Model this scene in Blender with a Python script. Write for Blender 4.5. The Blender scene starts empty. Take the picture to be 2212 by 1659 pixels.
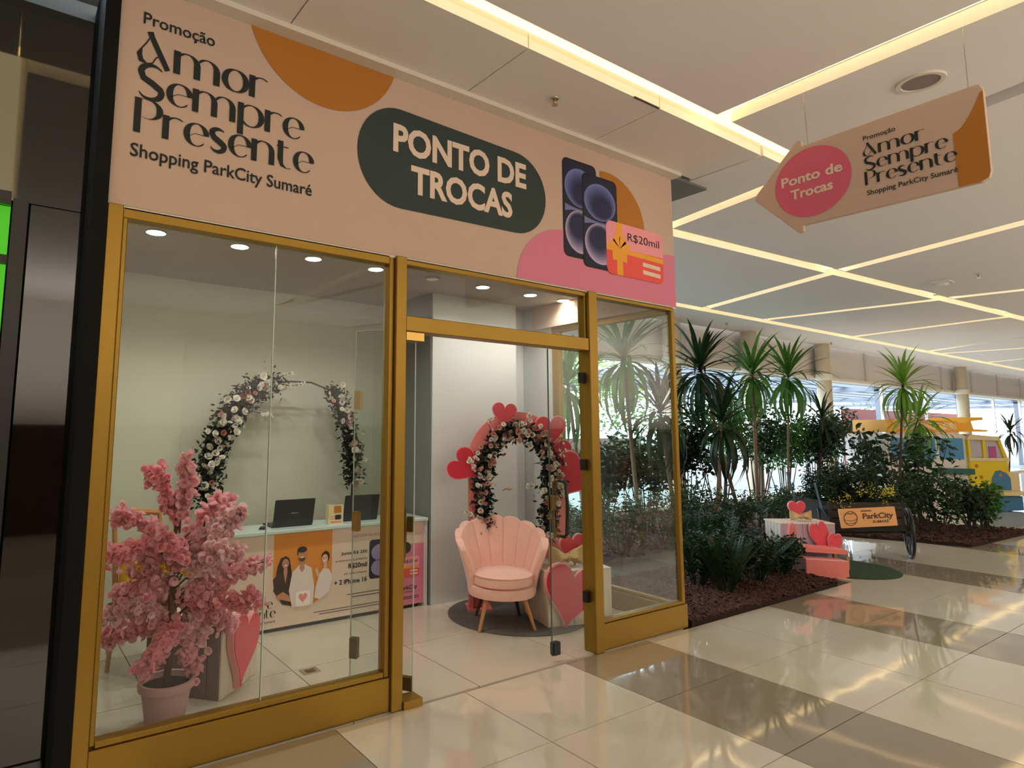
import bpy, math, random
import numpy as np
from mathutils import Vector, Matrix
random.seed(7)
PI = math.pi
scene = bpy.context.scene
COL = scene.collection

# ------------------------------------------------------------------ camera, world, exposure
FOC = 1364.909; PPX = 925.246; PPY = 764.593; CAMH = 1.6
def _cam_matrix():
    rx, ry, rz = .11753044, -.00689215, -.59527119
    cx, sx, cy, sy, cz, sz = math.cos(rx), math.sin(rx), math.cos(ry), math.sin(ry), math.cos(rz), math.sin(rz)
    yaw = np.array([[cz, -sz, 0], [sz, cz, 0], [0, 0, 1]])
    base = np.array([[1, 0, 0], [0, 0, 1], [0, -1, 0]])
    pit = np.array([[1, 0, 0], [0, cx, -sx], [0, sx, cx]])
    rol = np.array([[cy, 0, sy], [0, 1, 0], [-sy, 0, cy]])
    return yaw @ pit @ rol @ base
MC = _cam_matrix(); CPOS = np.array([0, 0, CAMH])
cam_d = bpy.data.cameras.new('camera'); cam = bpy.data.objects.new('camera', cam_d); COL.objects.link(cam)
cam_d.sensor_width = 36; cam_d.lens = FOC / 2212 * 36
cam_d.shift_x = (1106 - PPX) / 2212; cam_d.shift_y = -(829.5 - PPY) / 2212
cam_d.clip_start = .05; cam_d.clip_end = 300
_m = Matrix.Identity(4)
for i in range(3):
    _m[i][0] = MC[i, 0]; _m[i][1] = -MC[i, 1]; _m[i][2] = -MC[i, 2]; _m[i][3] = CPOS[i]
cam.matrix_world = _m
scene.camera = cam
scene.view_settings.view_transform = 'Standard'; scene.view_settings.look = 'None'
scene.view_settings.gamma = 1; scene.view_settings.use_curve_mapping = False
scene.view_settings.exposure = 1.0
world = bpy.data.worlds.new('sky'); scene.world = world; world.use_nodes = True
_bg = world.node_tree.nodes['Background']; _bg.inputs[0].default_value = (.74, .87, 1, 1); _bg.inputs[1].default_value = 4.0
def area(name, loc, rot, sx, sy, power, col):
    d = bpy.data.lights.new(name, 'AREA'); d.shape = 'RECTANGLE'; d.size = sx; d.size_y = sy; d.energy = power; d.color = col
    o = bpy.data.objects.new(name, d); COL.objects.link(o); o.location = loc; o.rotation_euler = rot; return o
area('added_ceiling_fill', (9, -4.4, 1.63), (PI, 0, 0), 24, .4, 430, (1, .93, .84))  # added fill light, unseen, only there to brighten the ceiling
STRIP_E = 0.9       # glow of the ceiling light slots
SPOT_P = 9.5       # power of each shop downlight
scene.cycles.max_bounces = 10; scene.cycles.transparent_max_bounces = 16
scene.cycles.glossy_bounces = 4; scene.cycles.diffuse_bounces = 4
scene.cycles.sample_clamp_indirect = 6
scene.cycles.caustics_reflective = False; scene.cycles.caustics_refractive = False

# ------------------------------------------------------------------ image measurement -> place in the world
def ray(u, v): return MC @ np.array([(u - PPX) / FOC, (v - PPY) / FOC, 1.])
def hz(u, v, z=0.):
    d = ray(u, v); return CPOS + d * ((z - CPOS[2]) / d[2])
def hy(u, v, y):
    d = ray(u, v); return CPOS + d * (y / d[1])
def hx(u, v, x):
    d = ray(u, v); return CPOS + d * (x / d[0])
def pt(u, v, depth): return CPOS + ray(u, v) * depth

# ------------------------------------------------------------------ materials
MATS = {}
def lin(c): return tuple((x / 255 / 12.92 if x / 255 <= .04045 else ((x / 255 + .055) / 1.055) ** 2.4) for x in c)
def mat(name, rgb, rough=.6, metal=0, var=.06, scale=8, bump=0, bscale=60, emit=None, es=1, spec=.5, coat=0, sheen=0, stretch=None, sub=None):
    if name in MATS: return MATS[name]
    m = bpy.data.materials.new(name); m.use_nodes = True; nt = m.node_tree; N = nt.nodes; L = nt.links
    b = N['Principled BSDF']; c = lin(rgb)
    tc = N.new('ShaderNodeTexCoord'); mp = N.new('ShaderNodeMapping'); L.new(tc.outputs['Object'], mp.inputs['Vector'])
    if stretch: mp.inputs['Scale'].default_value = stretch
    nz = N.new('ShaderNodeTexNoise'); nz.inputs['Scale'].default_value = scale; nz.inputs['Detail'].default_value = 4; L.new(mp.outputs[0], nz.inputs['Vector'])
    mx = N.new('ShaderNodeMix'); mx.data_type = 'RGBA'
    mx.inputs[6].default_value = (*[x * (1 - var) for x in c], 1); mx.inputs[7].default_value = (*[min(1, x * (1 + var)) for x in c], 1)
    L.new(nz.outputs['Fac'], mx.inputs[0]); L.new(mx.outputs[2], b.inputs['Base Color'])
    b.inputs['Roughness'].default_value = rough; b.inputs['Metallic'].default_value = metal
    b.inputs['Specular IOR Level'].default_value = spec
    if coat: b.inputs['Coat Weight'].default_value = coat; b.inputs['Coat Roughness'].default_value = .05
    if sheen: b.inputs['Sheen Weight'].default_value = sheen
    if bump:
        n2 = N.new('ShaderNodeTexNoise'); n2.inputs['Scale'].default_value = bscale; L.new(mp.outputs[0], n2.inputs['Vector'])
        bp = N.new('ShaderNodeBump'); bp.inputs['Strength'].default_value = bump; bp.inputs['Distance'].default_value = .01
        L.new(n2.outputs['Fac'], bp.inputs['Height']); L.new(bp.outputs[0], b.inputs['Normal'])
    if emit:
        b.inputs['Emission Color'].default_value = (*lin(emit), 1); b.inputs['Emission Strength'].default_value = es
    MATS[name] = m; return m
def leafmat(name, rgb, rgb2, tl=.25):
    if name in MATS: return MATS[name]
    m = bpy.data.materials.new(name); m.use_nodes = True; nt = m.node_tree; N = nt.nodes; L = nt.links
    b = N['Principled BSDF']; out = N['Material Output']
    tc = N.new('ShaderNodeTexCoord'); nz = N.new('ShaderNodeTexNoise'); nz.inputs['Scale'].default_value = 5; L.new(tc.outputs['Object'], nz.inputs['Vector'])
    mx = N.new('ShaderNodeMix'); mx.data_type = 'RGBA'; mx.inputs[6].default_value = (*lin(rgb), 1); mx.inputs[7].default_value = (*lin(rgb2), 1)
    L.new(nz.outputs['Fac'], mx.inputs[0]); L.new(mx.outputs[2], b.inputs['Base Color']); b.inputs['Roughness'].default_value = .45
    tr = N.new('ShaderNodeBsdfTranslucent'); L.new(mx.outputs[2], tr.inputs['Color']); ms = N.new('ShaderNodeMixShader'); ms.inputs[0].default_value = tl
    L.new(b.outputs[0], ms.inputs[1]); L.new(tr.outputs[0], ms.inputs[2]); L.new(ms.outputs[0], out.inputs['Surface'])
    MATS[name] = m; return m
def glassmat(name, tint=(247, 251, 249), ior=1.5, gain=1.0):
    m = bpy.data.materials.new(name); m.use_nodes = True; nt = m.node_tree; N = nt.nodes; L = nt.links
    N.remove(N['Principled BSDF']); out = N['Material Output']
    t = N.new('ShaderNodeBsdfTransparent'); t.inputs[0].default_value = (*lin(tint), 1)
    g = N.new('ShaderNodeBsdfGlossy'); g.inputs['Roughness'].default_value = .005
    nz = N.new('ShaderNodeTexNoise'); nz.inputs['Scale'].default_value = 1.1
    tc = N.new('ShaderNodeTexCoord'); L.new(tc.outputs['Object'], nz.inputs['Vector'])
    bp = N.new('ShaderNodeBump'); bp.inputs['Strength'].default_value = .02; L.new(nz.outputs['Fac'], bp.inputs['Height']); L.new(bp.outputs[0], g.inputs['Normal'])
    f = N.new('ShaderNodeFresnel'); f.inputs[0].default_value = ior
    mu = N.new('ShaderNodeMath'); mu.operation = 'MULTIPLY'; mu.inputs[1].default_value = gain; mu.use_clamp = True; L.new(f.outputs[0], mu.inputs[0])
    geo = N.new('ShaderNodeNewGeometry'); sub = N.new('ShaderNodeMath'); sub.operation = 'SUBTRACT'; sub.inputs[0].default_value = 1; L.new(geo.outputs['Backfacing'], sub.inputs[1])
    m2 = N.new('ShaderNodeMath'); m2.operation = 'MULTIPLY'; L.new(mu.outputs[0], m2.inputs[0]); L.new(sub.outputs[0], m2.inputs[1])
    s = N.new('ShaderNodeMixShader'); L.new(m2.outputs[0], s.inputs[0]); L.new(t.outputs[0], s.inputs[1]); L.new(g.outputs[0], s.inputs[2]); L.new(s.outputs[0], out.inputs['Surface'])
    MATS[name] = m; return m
def floormat(name, rgb, rough=.045, veins=.05, stripes=False):
    m = mat(name, rgb, rough=rough, var=veins, scale=2.2, spec=.55)
    N = m.node_tree.nodes; L = m.node_tree.links; b = N['Principled BSDF']
    b.inputs['IOR'].default_value = 2.1
    tc = N.new('ShaderNodeTexCoord'); geo = N.new('ShaderNodeNewGeometry')
    n = N.new('ShaderNodeTexNoise'); n.inputs['Scale'].default_value = 2.6; n.inputs['Detail'].default_value = 1.5; L.new(geo.outputs['Position'], n.inputs['Vector'])
    bp = N.new('ShaderNodeBump'); bp.inputs['Strength'].default_value = .02; bp.inputs['Distance'].default_value = .05; L.new(n.outputs['Fac'], bp.inputs['Height']); L.new(bp.outputs[0], b.inputs['Normal'])
    return m

GOLD = mat('brushed_gold', (158, 124, 48), rough=.42, metal=.75, var=.12, scale=3, stretch=(1, 1, .15), bump=.05, bscale=120)
GOLD_D = mat('dark_gold', (112, 90, 48), rough=.45, metal=.7, var=.1)
BRASS = mat('brass', (196, 158, 84), rough=.3, metal=.9)
BLACKG = mat('black_glass', (6, 7, 8), rough=.03, spec=.8, var=.02, coat=.5)
BLACKM = mat('black_metal', (18, 18, 20), rough=.4, var=.05)
SIGN = mat('sign_blush', (206, 178, 160), rough=.75, var=.03, scale=1.5)
INK = mat('ink_dark', (32, 38, 38), rough=.8, var=.03)
PILL = mat('pill_green', (48, 62, 60), rough=.75, var=.04, scale=3)
CREAM = mat('cream_print', (235, 212, 192), rough=.8, var=.02)
OCHRE = mat('ochre_print', (184, 118, 40), rough=.8, var=.04, scale=2)
PINKP = mat('pink_print', (222, 130, 156), rough=.8, var=.03)
CEIL = mat('ceiling_paint', (242, 238, 234), rough=.9, var=.02, scale=1)
CEIL_D = mat('soffit_paint', (236, 230, 222), rough=.9, var=.03, scale=1.2)
TRIMW = mat('trim_white', (226, 218, 204), rough=.7, var=.02)
WHITE = mat('white_wall', (206, 210, 206), rough=.85, var=.02, scale=1.5)
GREY = mat('grey_wall', (204, 203, 184), rough=.8, var=.04, scale=.8)
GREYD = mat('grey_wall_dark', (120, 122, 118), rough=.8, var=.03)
TILE_L = floormat('tile_light', (210, 200, 182))
TILE_D = floormat('tile_dark', (152, 138, 120))
TILE_I = floormat('tile_interior', (204, 194, 176), rough=.2, veins=.12)
GROUT = mat('grout', (72, 64, 56), rough=.9)
GLASS = glassmat('clear_glass')
GLASS_S = glassmat('clear_glass_side', gain=1.6)
EDGE = mat('glass_edge', (200, 214, 205), rough=.2, var=.02, emit=None)
PINKV = mat('pink_velvet', (244, 192, 176), rough=.85, var=.07, scale=7, bump=.15, bscale=40, sheen=.5)
PINKV2 = mat('pink_velvet_piping', (222, 160, 144), rough=.85, var=.05, sheen=.4)
OAK = mat('oak', (188, 132, 82), rough=.5, var=.2, scale=6, stretch=(6, 6, .6))
WALNUT = mat('dark_wood', (84, 60, 42), rough=.5, var=.2, scale=6)
PINEW = mat('whitewashed_pine', (222, 206, 190), rough=.7, var=.14, scale=4, stretch=(9, 9, .7), bump=.1)
PINEV = mat('lilac_plank', (190, 168, 184), rough=.7, var=.12, scale=4, stretch=(9, 9, .7))
CORAL = mat('coral_pink_board', (232, 128, 122), rough=.55, var=.06, scale=3)
CORAL_D = mat('coral_pink_edge', (210, 112, 104), rough=.6, var=.05)
HEARTR = mat('heart_red', (208, 34, 62), rough=.3, var=.1, scale=2, coat=.3)
HEARTP = mat('heart_pink', (232, 78, 98), rough=.35, var=.06, scale=2, coat=.3)
HEARTE = mat('heart_edge', (238, 160, 160), rough=.5, var=.03)
RUG = mat('grey_rug', (96, 92, 88), rough=1, var=.25, scale=90, bump=.6, bscale=200)
RUGG = mat('green_rug', (44, 66, 38), rough=1, var=.2, scale=90, bump=.5, bscale=200)
KRAFT = mat('kraft_fabric', (200, 168, 118), rough=.9, var=.08, scale=12, bump=.2)
POT = mat('pot_mauve', (206, 160, 158), rough=.6, var=.06)
SOIL = mat('soil', (44, 30, 24), rough=1, var=.3, scale=40, bump=.5)
BARK = mat('bark_chips', (74, 42, 34), rough=.9, var=.45, scale=25)
MULCH = mat('mulch_bed', (42, 24, 20), rough=1, var=.4, scale=30, bump=.8, bscale=50)
TRUNK = mat('trunk', (128, 104, 84), rough=.9, var=.25, scale=14, bump=.4)
TRUNKD = mat('trunk_dark', (74, 56, 46), rough=.9, var=.2, scale=14, bump=.4)
TWIG = mat('twig', (92, 62, 46), rough=.9)
BLOS = leafmat('blossom_pink', (255, 190, 200), (255, 218, 222), .5)
BLOS2 = leafmat('blossom_pale', (255, 208, 214), (255, 232, 234), .5)
BLOS3 = leafmat('blossom_deep', (255, 172, 186), (255, 204, 212), .5)
YEL = mat('yellow', (246, 190, 30), rough=.6)
YELK = mat('kiosk_yellow', (226, 200, 20), rough=.35, var=.03)
YELO = mat('rack_orange', (246, 176, 20), rough=.4, var=.03)
BLUEK = mat('kiosk_blue', (60, 120, 160), rough=.4, var=.04)
KWHITE = mat('kiosk_white', (226, 222, 214), rough=.4, var=.03)
KCREAM = mat('kiosk_cream', (224, 206, 160), rough=.4, var=.03)
ROSEW = mat('rose_white', (240, 232, 220), rough=.7, var=.06, scale=30)
ROSEP = mat('rose_pink', (224, 176, 162), rough=.7, var=.1, scale=30)
ROSED = mat('rose_dusky', (186, 122, 104), rough=.7, var=.1, scale=30)
LEAF1 = leafmat('leaf_green', (36, 84, 26), (84, 142, 50))
LEAF2 = leafmat('leaf_dark', (12, 34, 16), (30, 62, 26))
LEAF3 = leafmat('leaf_deep', (22, 48, 26), (50, 88, 42))
LEAF4 = leafmat('leaf_light', (90, 140, 40), (140, 180, 70))
LEAFG = mat('garland_leaf', (24, 38, 26), rough=.7, var=.3, scale=20)
DARKP = mat('charcoal_plastic', (34, 36, 42), rough=.4, var=.04)
CTOP = mat('counter_top', (198, 214, 206), rough=.3, var=.02)
LED = mat('strip_light', (255, 236, 190), emit=(255, 226, 172), es=STRIP_E)
BULB = mat('downlight_glow', (255, 250, 235), emit=(255, 244, 220), es=14)
CHROME = mat('chrome', (190, 186, 180), rough=.2, metal=1)
SKIN1 = mat('print_skin_tan', (196, 138, 108), rough=.8, var=.05); SKIN2 = mat('print_skin_light', (228, 178, 152), rough=.8, var=.05)
HAIRP = mat('print_hair', (50, 32, 26), rough=.8, var=.2); DRESS = mat('print_brown_dress', (66, 46, 38), rough=.8, var=.15)
SHIRT = mat('print_white_shirt', (232, 216, 212), rough=.8, var=.05, scale=12); LIPS = mat('print_smile', (250, 238, 232), rough=.8)
PH1 = mat('print_phone_navy', (26, 30, 58), rough=.7, var=.15, scale=4); PH2 = mat('print_phone_blue', (84, 94, 150), rough=.7, var=.25, scale=5)
PH3 = mat('print_phone_lilac', (150, 140, 180), rough=.7, var=.25, scale=5); PHB = mat('print_black', (16, 16, 20), rough=.7)
CARDR = mat('print_card_red', (240, 92, 84), rough=.8, var=.06); CARDP = mat('print_card_pink', (246, 160, 170), rough=.8, var=.04); RIB = mat('print_ribbon', (246, 170, 60), rough=.8, var=.08)

# ------------------------------------------------------------------ builders
WL = {}
def thing(name, label, cat, loc, group=None, kind=None):
    o = bpy.data.objects.new(name, None); COL.objects.link(o); o.location = loc; o.empty_display_size = .1
    WL[o] = Vector(loc)
    if label: o['label'] = label
    if cat: o['category'] = cat
    if group: o['group'] = group
    if kind: o['kind'] = kind
    return o
def tag(o, label=None, cat=None, group=None, kind=None):
    if label: o['label'] = label
    if cat: o['category'] = cat
    if group: o['group'] = group
    if kind: o['kind'] = kind
    return o
class MB:
    def __init__(s, M=None): s.v = []; s.f = []; s.M = M
    def add(s, vs, fs):
        n = len(s.v)
        if s.M is not None: vs = [tuple(s.M @ Vector(p)) for p in vs]
        s.v += [tuple(p) for p in vs]; s.f += [tuple(i + n for i in f) for f in fs]; return s
    def box(s, x0, x1, y0, y1, z0, z1, R=None):
        vs = [(x, y, z) for x in (x0, x1) for y in (y0, y1) for z in (z0, z1)]
        if R is not None: vs = [tuple(R @ Vector(p)) for p in vs]
        return s.add(vs, [(0, 1, 3, 2), (4, 6, 7, 5), (0, 4, 5, 1), (2, 3, 7, 6), (0, 2, 6, 4), (1, 5, 7, 3)])
    def tube(s, pts, rad, n=8, cap=True):
        pts = [Vector(p) for p in pts]
        if not isinstance(rad, (list, tuple)): rad = [rad] * len(pts)
        vs = []; fs = []; up = None
        for i, p in enumerate(pts):
            t = (pts[min(i + 1, len(pts) - 1)] - pts[max(i - 1, 0)]).normalized()
            if up is None:
                up = Vector((0, 0, 1)) if abs(t.z) < .9 else Vector((1, 0, 0))
            a = t.cross(up)
            if a.length < 1e-5: a = t.orthogonal()
            a.normalize(); b = a.cross(t).normalized(); up = b
            for k in range(n):
                q = p + (a * math.cos(2 * PI * k / n) + b * math.sin(2 * PI * k / n)) * rad[i]; vs.append(tuple(q))
        for i in range(len(pts) - 1):
            for k in range(n):
                fs.append((i * n + k, i * n + (k + 1) % n, (i + 1) * n + (k + 1) % n, (i + 1) * n + k))
        if cap: fs += [tuple(range(n))[::-1], tuple(range((len(pts) - 1) * n, len(pts) * n))]
        return s.add(vs, fs)
    def lathe(s, c, prof, n=24, cap=True):
        vs = []; fs = []
        for r, z in prof:
            for k in range(n): vs.append((c[0] + r * math.cos(2 * PI * k / n), c[1] + r * math.sin(2 * PI * k / n), c[2] + z))
        for i in range(len(prof) - 1):
            for k in range(n): fs.append((i * n + k, i * n + (k + 1) % n, (i + 1) * n + (k + 1) % n, (i + 1) * n + k))
        if cap: fs += [tuple(range(n))[::-1], tuple(range((len(prof) - 1) * n, len(prof) * n))]
        return s.add(vs, fs)
    def prism(s, poly, fr, t0, t1):
        """outline poly (a,b) in frame fr(a,b,c) -> point, from depth t0 to t1"""
        n = len(poly); vs = [fr(a, b, t0) for a, b in poly] + [fr(a, b, t1) for a, b in poly]
        fs = [tuple(range(n))[::-1], tuple(range(n, 2 * n))] + [(i, (i + 1) % n, n + (i + 1) % n, n + i) for i in range(n)]
        return s.add(vs, fs)
    def flat(s, poly, fr, t=0.):
        return s.add([fr(a, b, t) for a, b in poly], [tuple(range(len(poly)))])
    def build(s, name, m, parent=None, smooth=False, label=None, kind=None, fix=True):
        off = WL.get(parent, Vector((0, 0, 0))) if parent else Vector((0, 0, 0))
        me = bpy.data.meshes.new(name)
        me.from_pydata([(p[0] - off.x, p[1] - off.y, p[2] - off.z) for p in s.v], [], s.f)
        if fix:
            import bmesh
            bm = bmesh.new(); bm.from_mesh(me); bmesh.ops.recalc_face_normals(bm, faces=bm.faces); bm.to_mesh(me); bm.free()
        if smooth:
            me.polygons.foreach_set('use_smooth', [True] * len(me.polygons))
            if smooth == 'auto':
                try: me.set_sharp_from_angle(angle=.6)
                except Exception: pass
        if m: me.materials.append(m)
        o = bpy.data.objects.new(name, me); COL.objects.link(o)
        if parent: o.parent = parent
        WL[o] = off.copy()
        if label: o['label'] = label
        if kind: o['kind'] = kind
        return o
def bevel(o, w=.004, seg=2):
    md = o.modifiers.new('bevel', 'BEVEL'); md.width = w; md.segments = seg; md.limit_method = 'ANGLE'; return o
def copyobj(src, name, loc, rot=None, parent=None, scale=None):
    o = src.copy(); o.name = name; COL.objects.link(o); o.parent = parent
    off = WL.get(parent, Vector((0, 0, 0))) if parent else Vector((0, 0, 0))
    o.location = Vector(loc) - off
    if rot is not None: o.rotation_euler = rot
    if scale is not None: o.scale = scale if hasattr(scale, '__len__') else (scale,) * 3
    return o
def meshobj(name, me, loc, parent=None, rot=None, scale=None):
    o = bpy.data.objects.new(name, me); COL.objects.link(o); o.parent = parent
    off = WL.get(parent, Vector((0, 0, 0))) if parent else Vector((0, 0, 0))
    o.location = Vector(loc) - off
    if rot is not None: o.rotation_euler = rot
    if scale is not None: o.scale = scale if hasattr(scale, '__len__') else (scale,) * 3
    return o
def tomesh(mb, m, smooth=True):
    me = bpy.data.meshes.new('shared'); me.from_pydata(mb.v, [], mb.f)
    if smooth: me.polygons.foreach_set('use_smooth', [True] * len(me.polygons))
    me.materials.append(m); return me
def struct(name, mb, m, **k):
    o = mb.build(name, m, **k); o['kind'] = 'structure'; return o
def ellipse(cx, cy, rx, ry, a0=0, a1=2 * PI, n=40):
    return [(cx + rx * math.cos(a0 + (a1 - a0) * i / n), cy + ry * math.sin(a0 + (a1 - a0) * i / n)) for i in range(n + (0 if abs(a1 - a0 - 2 * PI) < 1e-6 else 1))]
def rrect(x0, x1, y0, y1, r, n=6):
    P = []
    for cx, cy, a in ((x1 - r, y0 + r, -PI / 2), (x1 - r, y1 - r, 0), (x0 + r, y1 - r, PI / 2), (x0 + r, y0 + r, PI)):
        P += [(cx + r * math.cos(a + PI / 2 * i / n), cy + r * math.sin(a + PI / 2 * i / n)) for i in range(n + 1)]
    return P
def heart(cx, cy, w, h=None, rot=0, n=44):
    h = h or w; P = []
    for i in range(n):
        t = 2 * PI * i / n
        x = 16 * math.sin(t) ** 3; y = 13 * math.cos(t) - 5 * math.cos(2 * t) - 2 * math.cos(3 * t) - math.cos(4 * t)
        x = x / 32 * w; y = (y + 2.5) / 29 * h
        P.append((cx + x * math.cos(rot) - y * math.sin(rot), cy + x * math.sin(rot) + y * math.cos(rot)))
    return P[::-1]
def frame_y(y):           # facade-like plane: a->x, b->z, depth towards the viewer
    return lambda a, b, t: (a, y - t, b)
def frame_dir(o, ang, n_sign=-1):
    """vertical plane through o, a along angle ang in plan, b up, depth towards the camera side"""
    dx, dy = math.cos(ang), math.sin(ang); nx, ny = (dy, -dx)
    return lambda a, b, t: (o[0] + a * dx + t * nx, o[1] + a * dy + t * ny, o[2] + b)

# ---- text
def text(body, fr, x0, x1, zb, zt, m, name, parent, bold=0, cap=True, t=.003, align_w=True):
    """block font fitted so that the capital height runs zb..zt and the width x0..x1"""
    cu = bpy.data.curves.new('txt', 'FONT'); cu.body = body; cu.size = 1; cu.offset = bold; cu.resolution_u = 3
    o = bpy.data.objects.new('txt', cu); COL.objects.link(o)
    me = o.to_mesh(); vs = [tuple(v.co) for v in me.vertices]; fs = [tuple(p.vertices) for p in me.polygons]; o.to_mesh_clear()
    bpy.data.objects.remove(o); bpy.data.curves.remove(cu)
    mnx = min(v[0] for v in vs); mxx = max(v[0] for v in vs)
    sx = (x1 - x0) / (mxx - mnx); sz = (zt - zb) / .729
    mb = MB(); mb.add([fr(x0 + (v[0] - mnx) * sx, zb + v[1] * sz, t) for v in vs], fs)
    return mb.build(name, m, parent, fix=False)
def A_(cx, cy, rx, ry, a0, a1, n=14): return [(cx + rx * math.cos(math.radians(a0 + (a1 - a0) * i / n)), cy + ry * math.sin(math.radians(a0 + (a1 - a0) * i / n))) for i in range(n + 1)]
GL = {
 'A': (.66, [[(.2, .72), (.235, .62), (.56, .0)], [(.2, .72), (.2, .6), (.15, .48), (.06, .33), (.02, .2), (.06, .07), (.17, .03), (.27, .07), (.33, .2), (.38, .24), (.45, .22)]]),
 'm': (.98, [[(.07, 0), (.07, .5)], [(.07, .38)] + A_(.27, .28, .2, .21, 150, 0) + [(.47, 0)], [(.47, .38)] + A_(.67, .28, .2, .21, 150, 0) + [(.87, 0)]]),
 'n': (.6, [[(.07, 0), (.07, .5)], [(.07, .38)] + A_(.28, .28, .21, .21, 150, 0) + [(.49, 0)]]),
 'o': (.58, [A_(.29, .245, .23, .245, 0, 360, 30)]),
 'r': (.42, [[(.07, 0), (.07, .5)], [(.07, .36)] + A_(.28, .3, .21, .19, 150, 50)]),
 'S': (.56, [A_(.29, .54, .22, .18, 35, 180) + [(.12, .42), (.3, .34), (.46, .24)] + A_(.26, .17, .22, .17, 10, -160)]),
 's': (.42, [A_(.22, .38, .15, .115, 40, 180, 10) + [(.12, .3), (.22, .24), (.33, .17)] + A_(.2, .12, .15, .12, 10, -160, 10)]),
 'e': (.54, [[(.1, .17), (.25, .27), (.49, .27)] + A_(.29, .25, .21, .24, 5, 320, 24)]),
 'p': (.62, [[(.07, -.22), (.07, .5)], [(.07, .36)] + A_(.31, .245, .24, .245, 150, -150, 22) + [(.07, .12)]]),
 'P': (.56, [[(.07, 0), (.07, .72)], [(.07, .7), (.2, .72)] + A_(.26, .52, .24, .2, 90, -90, 14) + [(.14, .34)]]),
 't': (.4, [[(.1, .62), (.1, .2), (.14, .06), (.26, .0), (.36, .02)], [(.0, .49), (.3, .49)]]),
}
def display(word, fr, x0, x1, zb, cap, m, name, parent, t=.003, thick=.135, thin=.022):
    """high-contrast display lettering: broad upright strokes, hairline horizontals"""
    adv = sum(GL[c][0] for c in word); sx = (x1 - x0) / adv; sz = cap / .72; mb = MB(); x = 0; k = 0
    for c in word:
        a, strokes = GL[c]
        for st in strokes:
            P = st; n = len(P); L = []; R = []
            for i, (px, py) in enumerate(P):
                ax, ay = P[max(i - 1, 0)]; bx, by = P[min(i + 1, n - 1)]
                dx, dy = bx - ax, by - ay; l = math.hypot(dx, dy) or 1; dx /= l; dy /= l
                w = thin + (thick - thin) * abs(dy) ** 2.2
                if c == 'A' and len(P) > 4: w = thin + (thick * .75 - thin) * (1 if .0 < py < .3 and px < .16 else .05)
                if c in 'Ss': w = thin + (thick - thin) * math.sin(PI * min(max(i / (n - 1), 0), 1)) ** 1.3
                if c == 'o': w = thin + (thick - thin) * abs(dy) ** 1.6
                if len(P) > 6 and c != 'A':
                    e = min(i, n - 1 - i)
                    if c in 'emnrpP' and e < 4 and not (c in 'mn' and i > n / 2): w *= (.25 + .19 * e)
                if c == 't' and len(P) == 5 and i > 2: w *= .5
                L.append((px - dy * w / 2, py + dx * w / 2)); R.append((px + dy * w / 2, py - dx * w / 2))
            vs = [fr(x0 + (x + q[0]) * sx, zb + q[1] * sz, t + .0003 * (k % 3)) for q in L + R]
            mb.add(vs, [(i, i + 1, n + i + 1, n + i) for i in range(n - 1)]); k += 1
        x += a
    return mb.build(name, m, parent, fix=False)

# ================================================================== THE SETTING
D = 3.263
# ---- floor: slab with separately laid polished tiles, every third pair dark
floor_base = MB(); floor_base.box(-8, 16, -6, 9.0, -.06, -.021)
floor = struct('floor', floor_base, GROUT)
TX, TY = .875, .735
def tilemesh(m, w=TX - .006, h=TY - .006):
    me = tomesh(MB().box(0, w, 0, h, -.0205, 0), m, smooth=False); return me
tmL, tmD = tilemesh(TILE_L), tilemesh(TILE_D)
x_start = 1.61 - TX * 4
ys = [3.245 - TY * (i + 1) for i in range(6)]
random.seed(3)
for ix in range(18):
    x = x_start + ix * TX
    dark = ((ix - 4) % 3 == 2)
    rows = list(ys)
    if x > 7.6: rows += [3.245, 3.245 + TY, 3.245 + 2 * TY]
    for y in rows:
        o = meshobj('tile', tmD if dark else tmL, (x + .003, y + .003, random.uniform(-.0006, 0)), floor)
far = floormat('tile_far', (192, 180, 162))
fm = MB(); fm.box(x_start + 18 * TX, 48, -6, 9.0, -.0205, 0); fm.build('far_tiling', far, floor)
fm = MB(); fm.box(-8, x_start, -6, 3.24, -.0205, 0); fm.box(x_start, x_start + 18 * TX, -6, ys[-1], -.0205, 0); fm.build('near_tiling', far, floor)
# interior tiles
tmI = tilemesh(TILE_I, .874, .874)
for x, nx in ((.0, 0),):
    pass
for i in range(6):
    for j in range(3):
        xx = -.02 + i * .88; yy = 3.27 + j * .88
        w = .874
        me = tmI
        if xx + .88 > 4.8: continue
        meshobj('tile', me, (xx, yy, 0), floor)
mbi = MB(); mbi.box(5 * .88 - .02, 4.74, 3.27, 5.9, -.0205, 0); mbi.build('tile', TILE_I, floor)

# ---- ceiling: plaster panels with light slots between them
ZC = 3.85
def clip(poly, p, q, off):
    """keep the part of a convex polygon on the left of line p->q, moved off to the left"""
    dx, dy = q[0] - p[0], q[1] - p[1]; l = math.hypot(dx, dy); nx, ny = -dy / l, dx / l
    f = lambda a: (a[0] - p[0]) * nx + (a[1] - p[1]) * ny - off
    out = []
    for i, a in enumerate(poly):
        b = poly[(i + 1) % len(poly)]; fa, fb = f(a), f(b)
        if fa >= 0: out.append(a)
        if fa * fb < 0:
            s = fa / (fa - fb); out.append((a[0] + (b[0] - a[0]) * s, a[1] + (b[1] - a[1]) * s))
    return out
def cut(poly, p, q, w): return clip(poly, p, q, w / 2), clip(poly, q, p, w / 2)
ceil_up = MB(); ceil_up.box(-8, 48, -6, 3.3, 4.02, 4.1); ceil_up.box(4.95, 48, 3.3, 8.2, 4.02, 4.1)
ceiling = struct('ceiling', ceil_up, CEIL)
panels = []
Y2 = ((5.72, 2.58), (6.03, 4.15)); Y2w = .17
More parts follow.
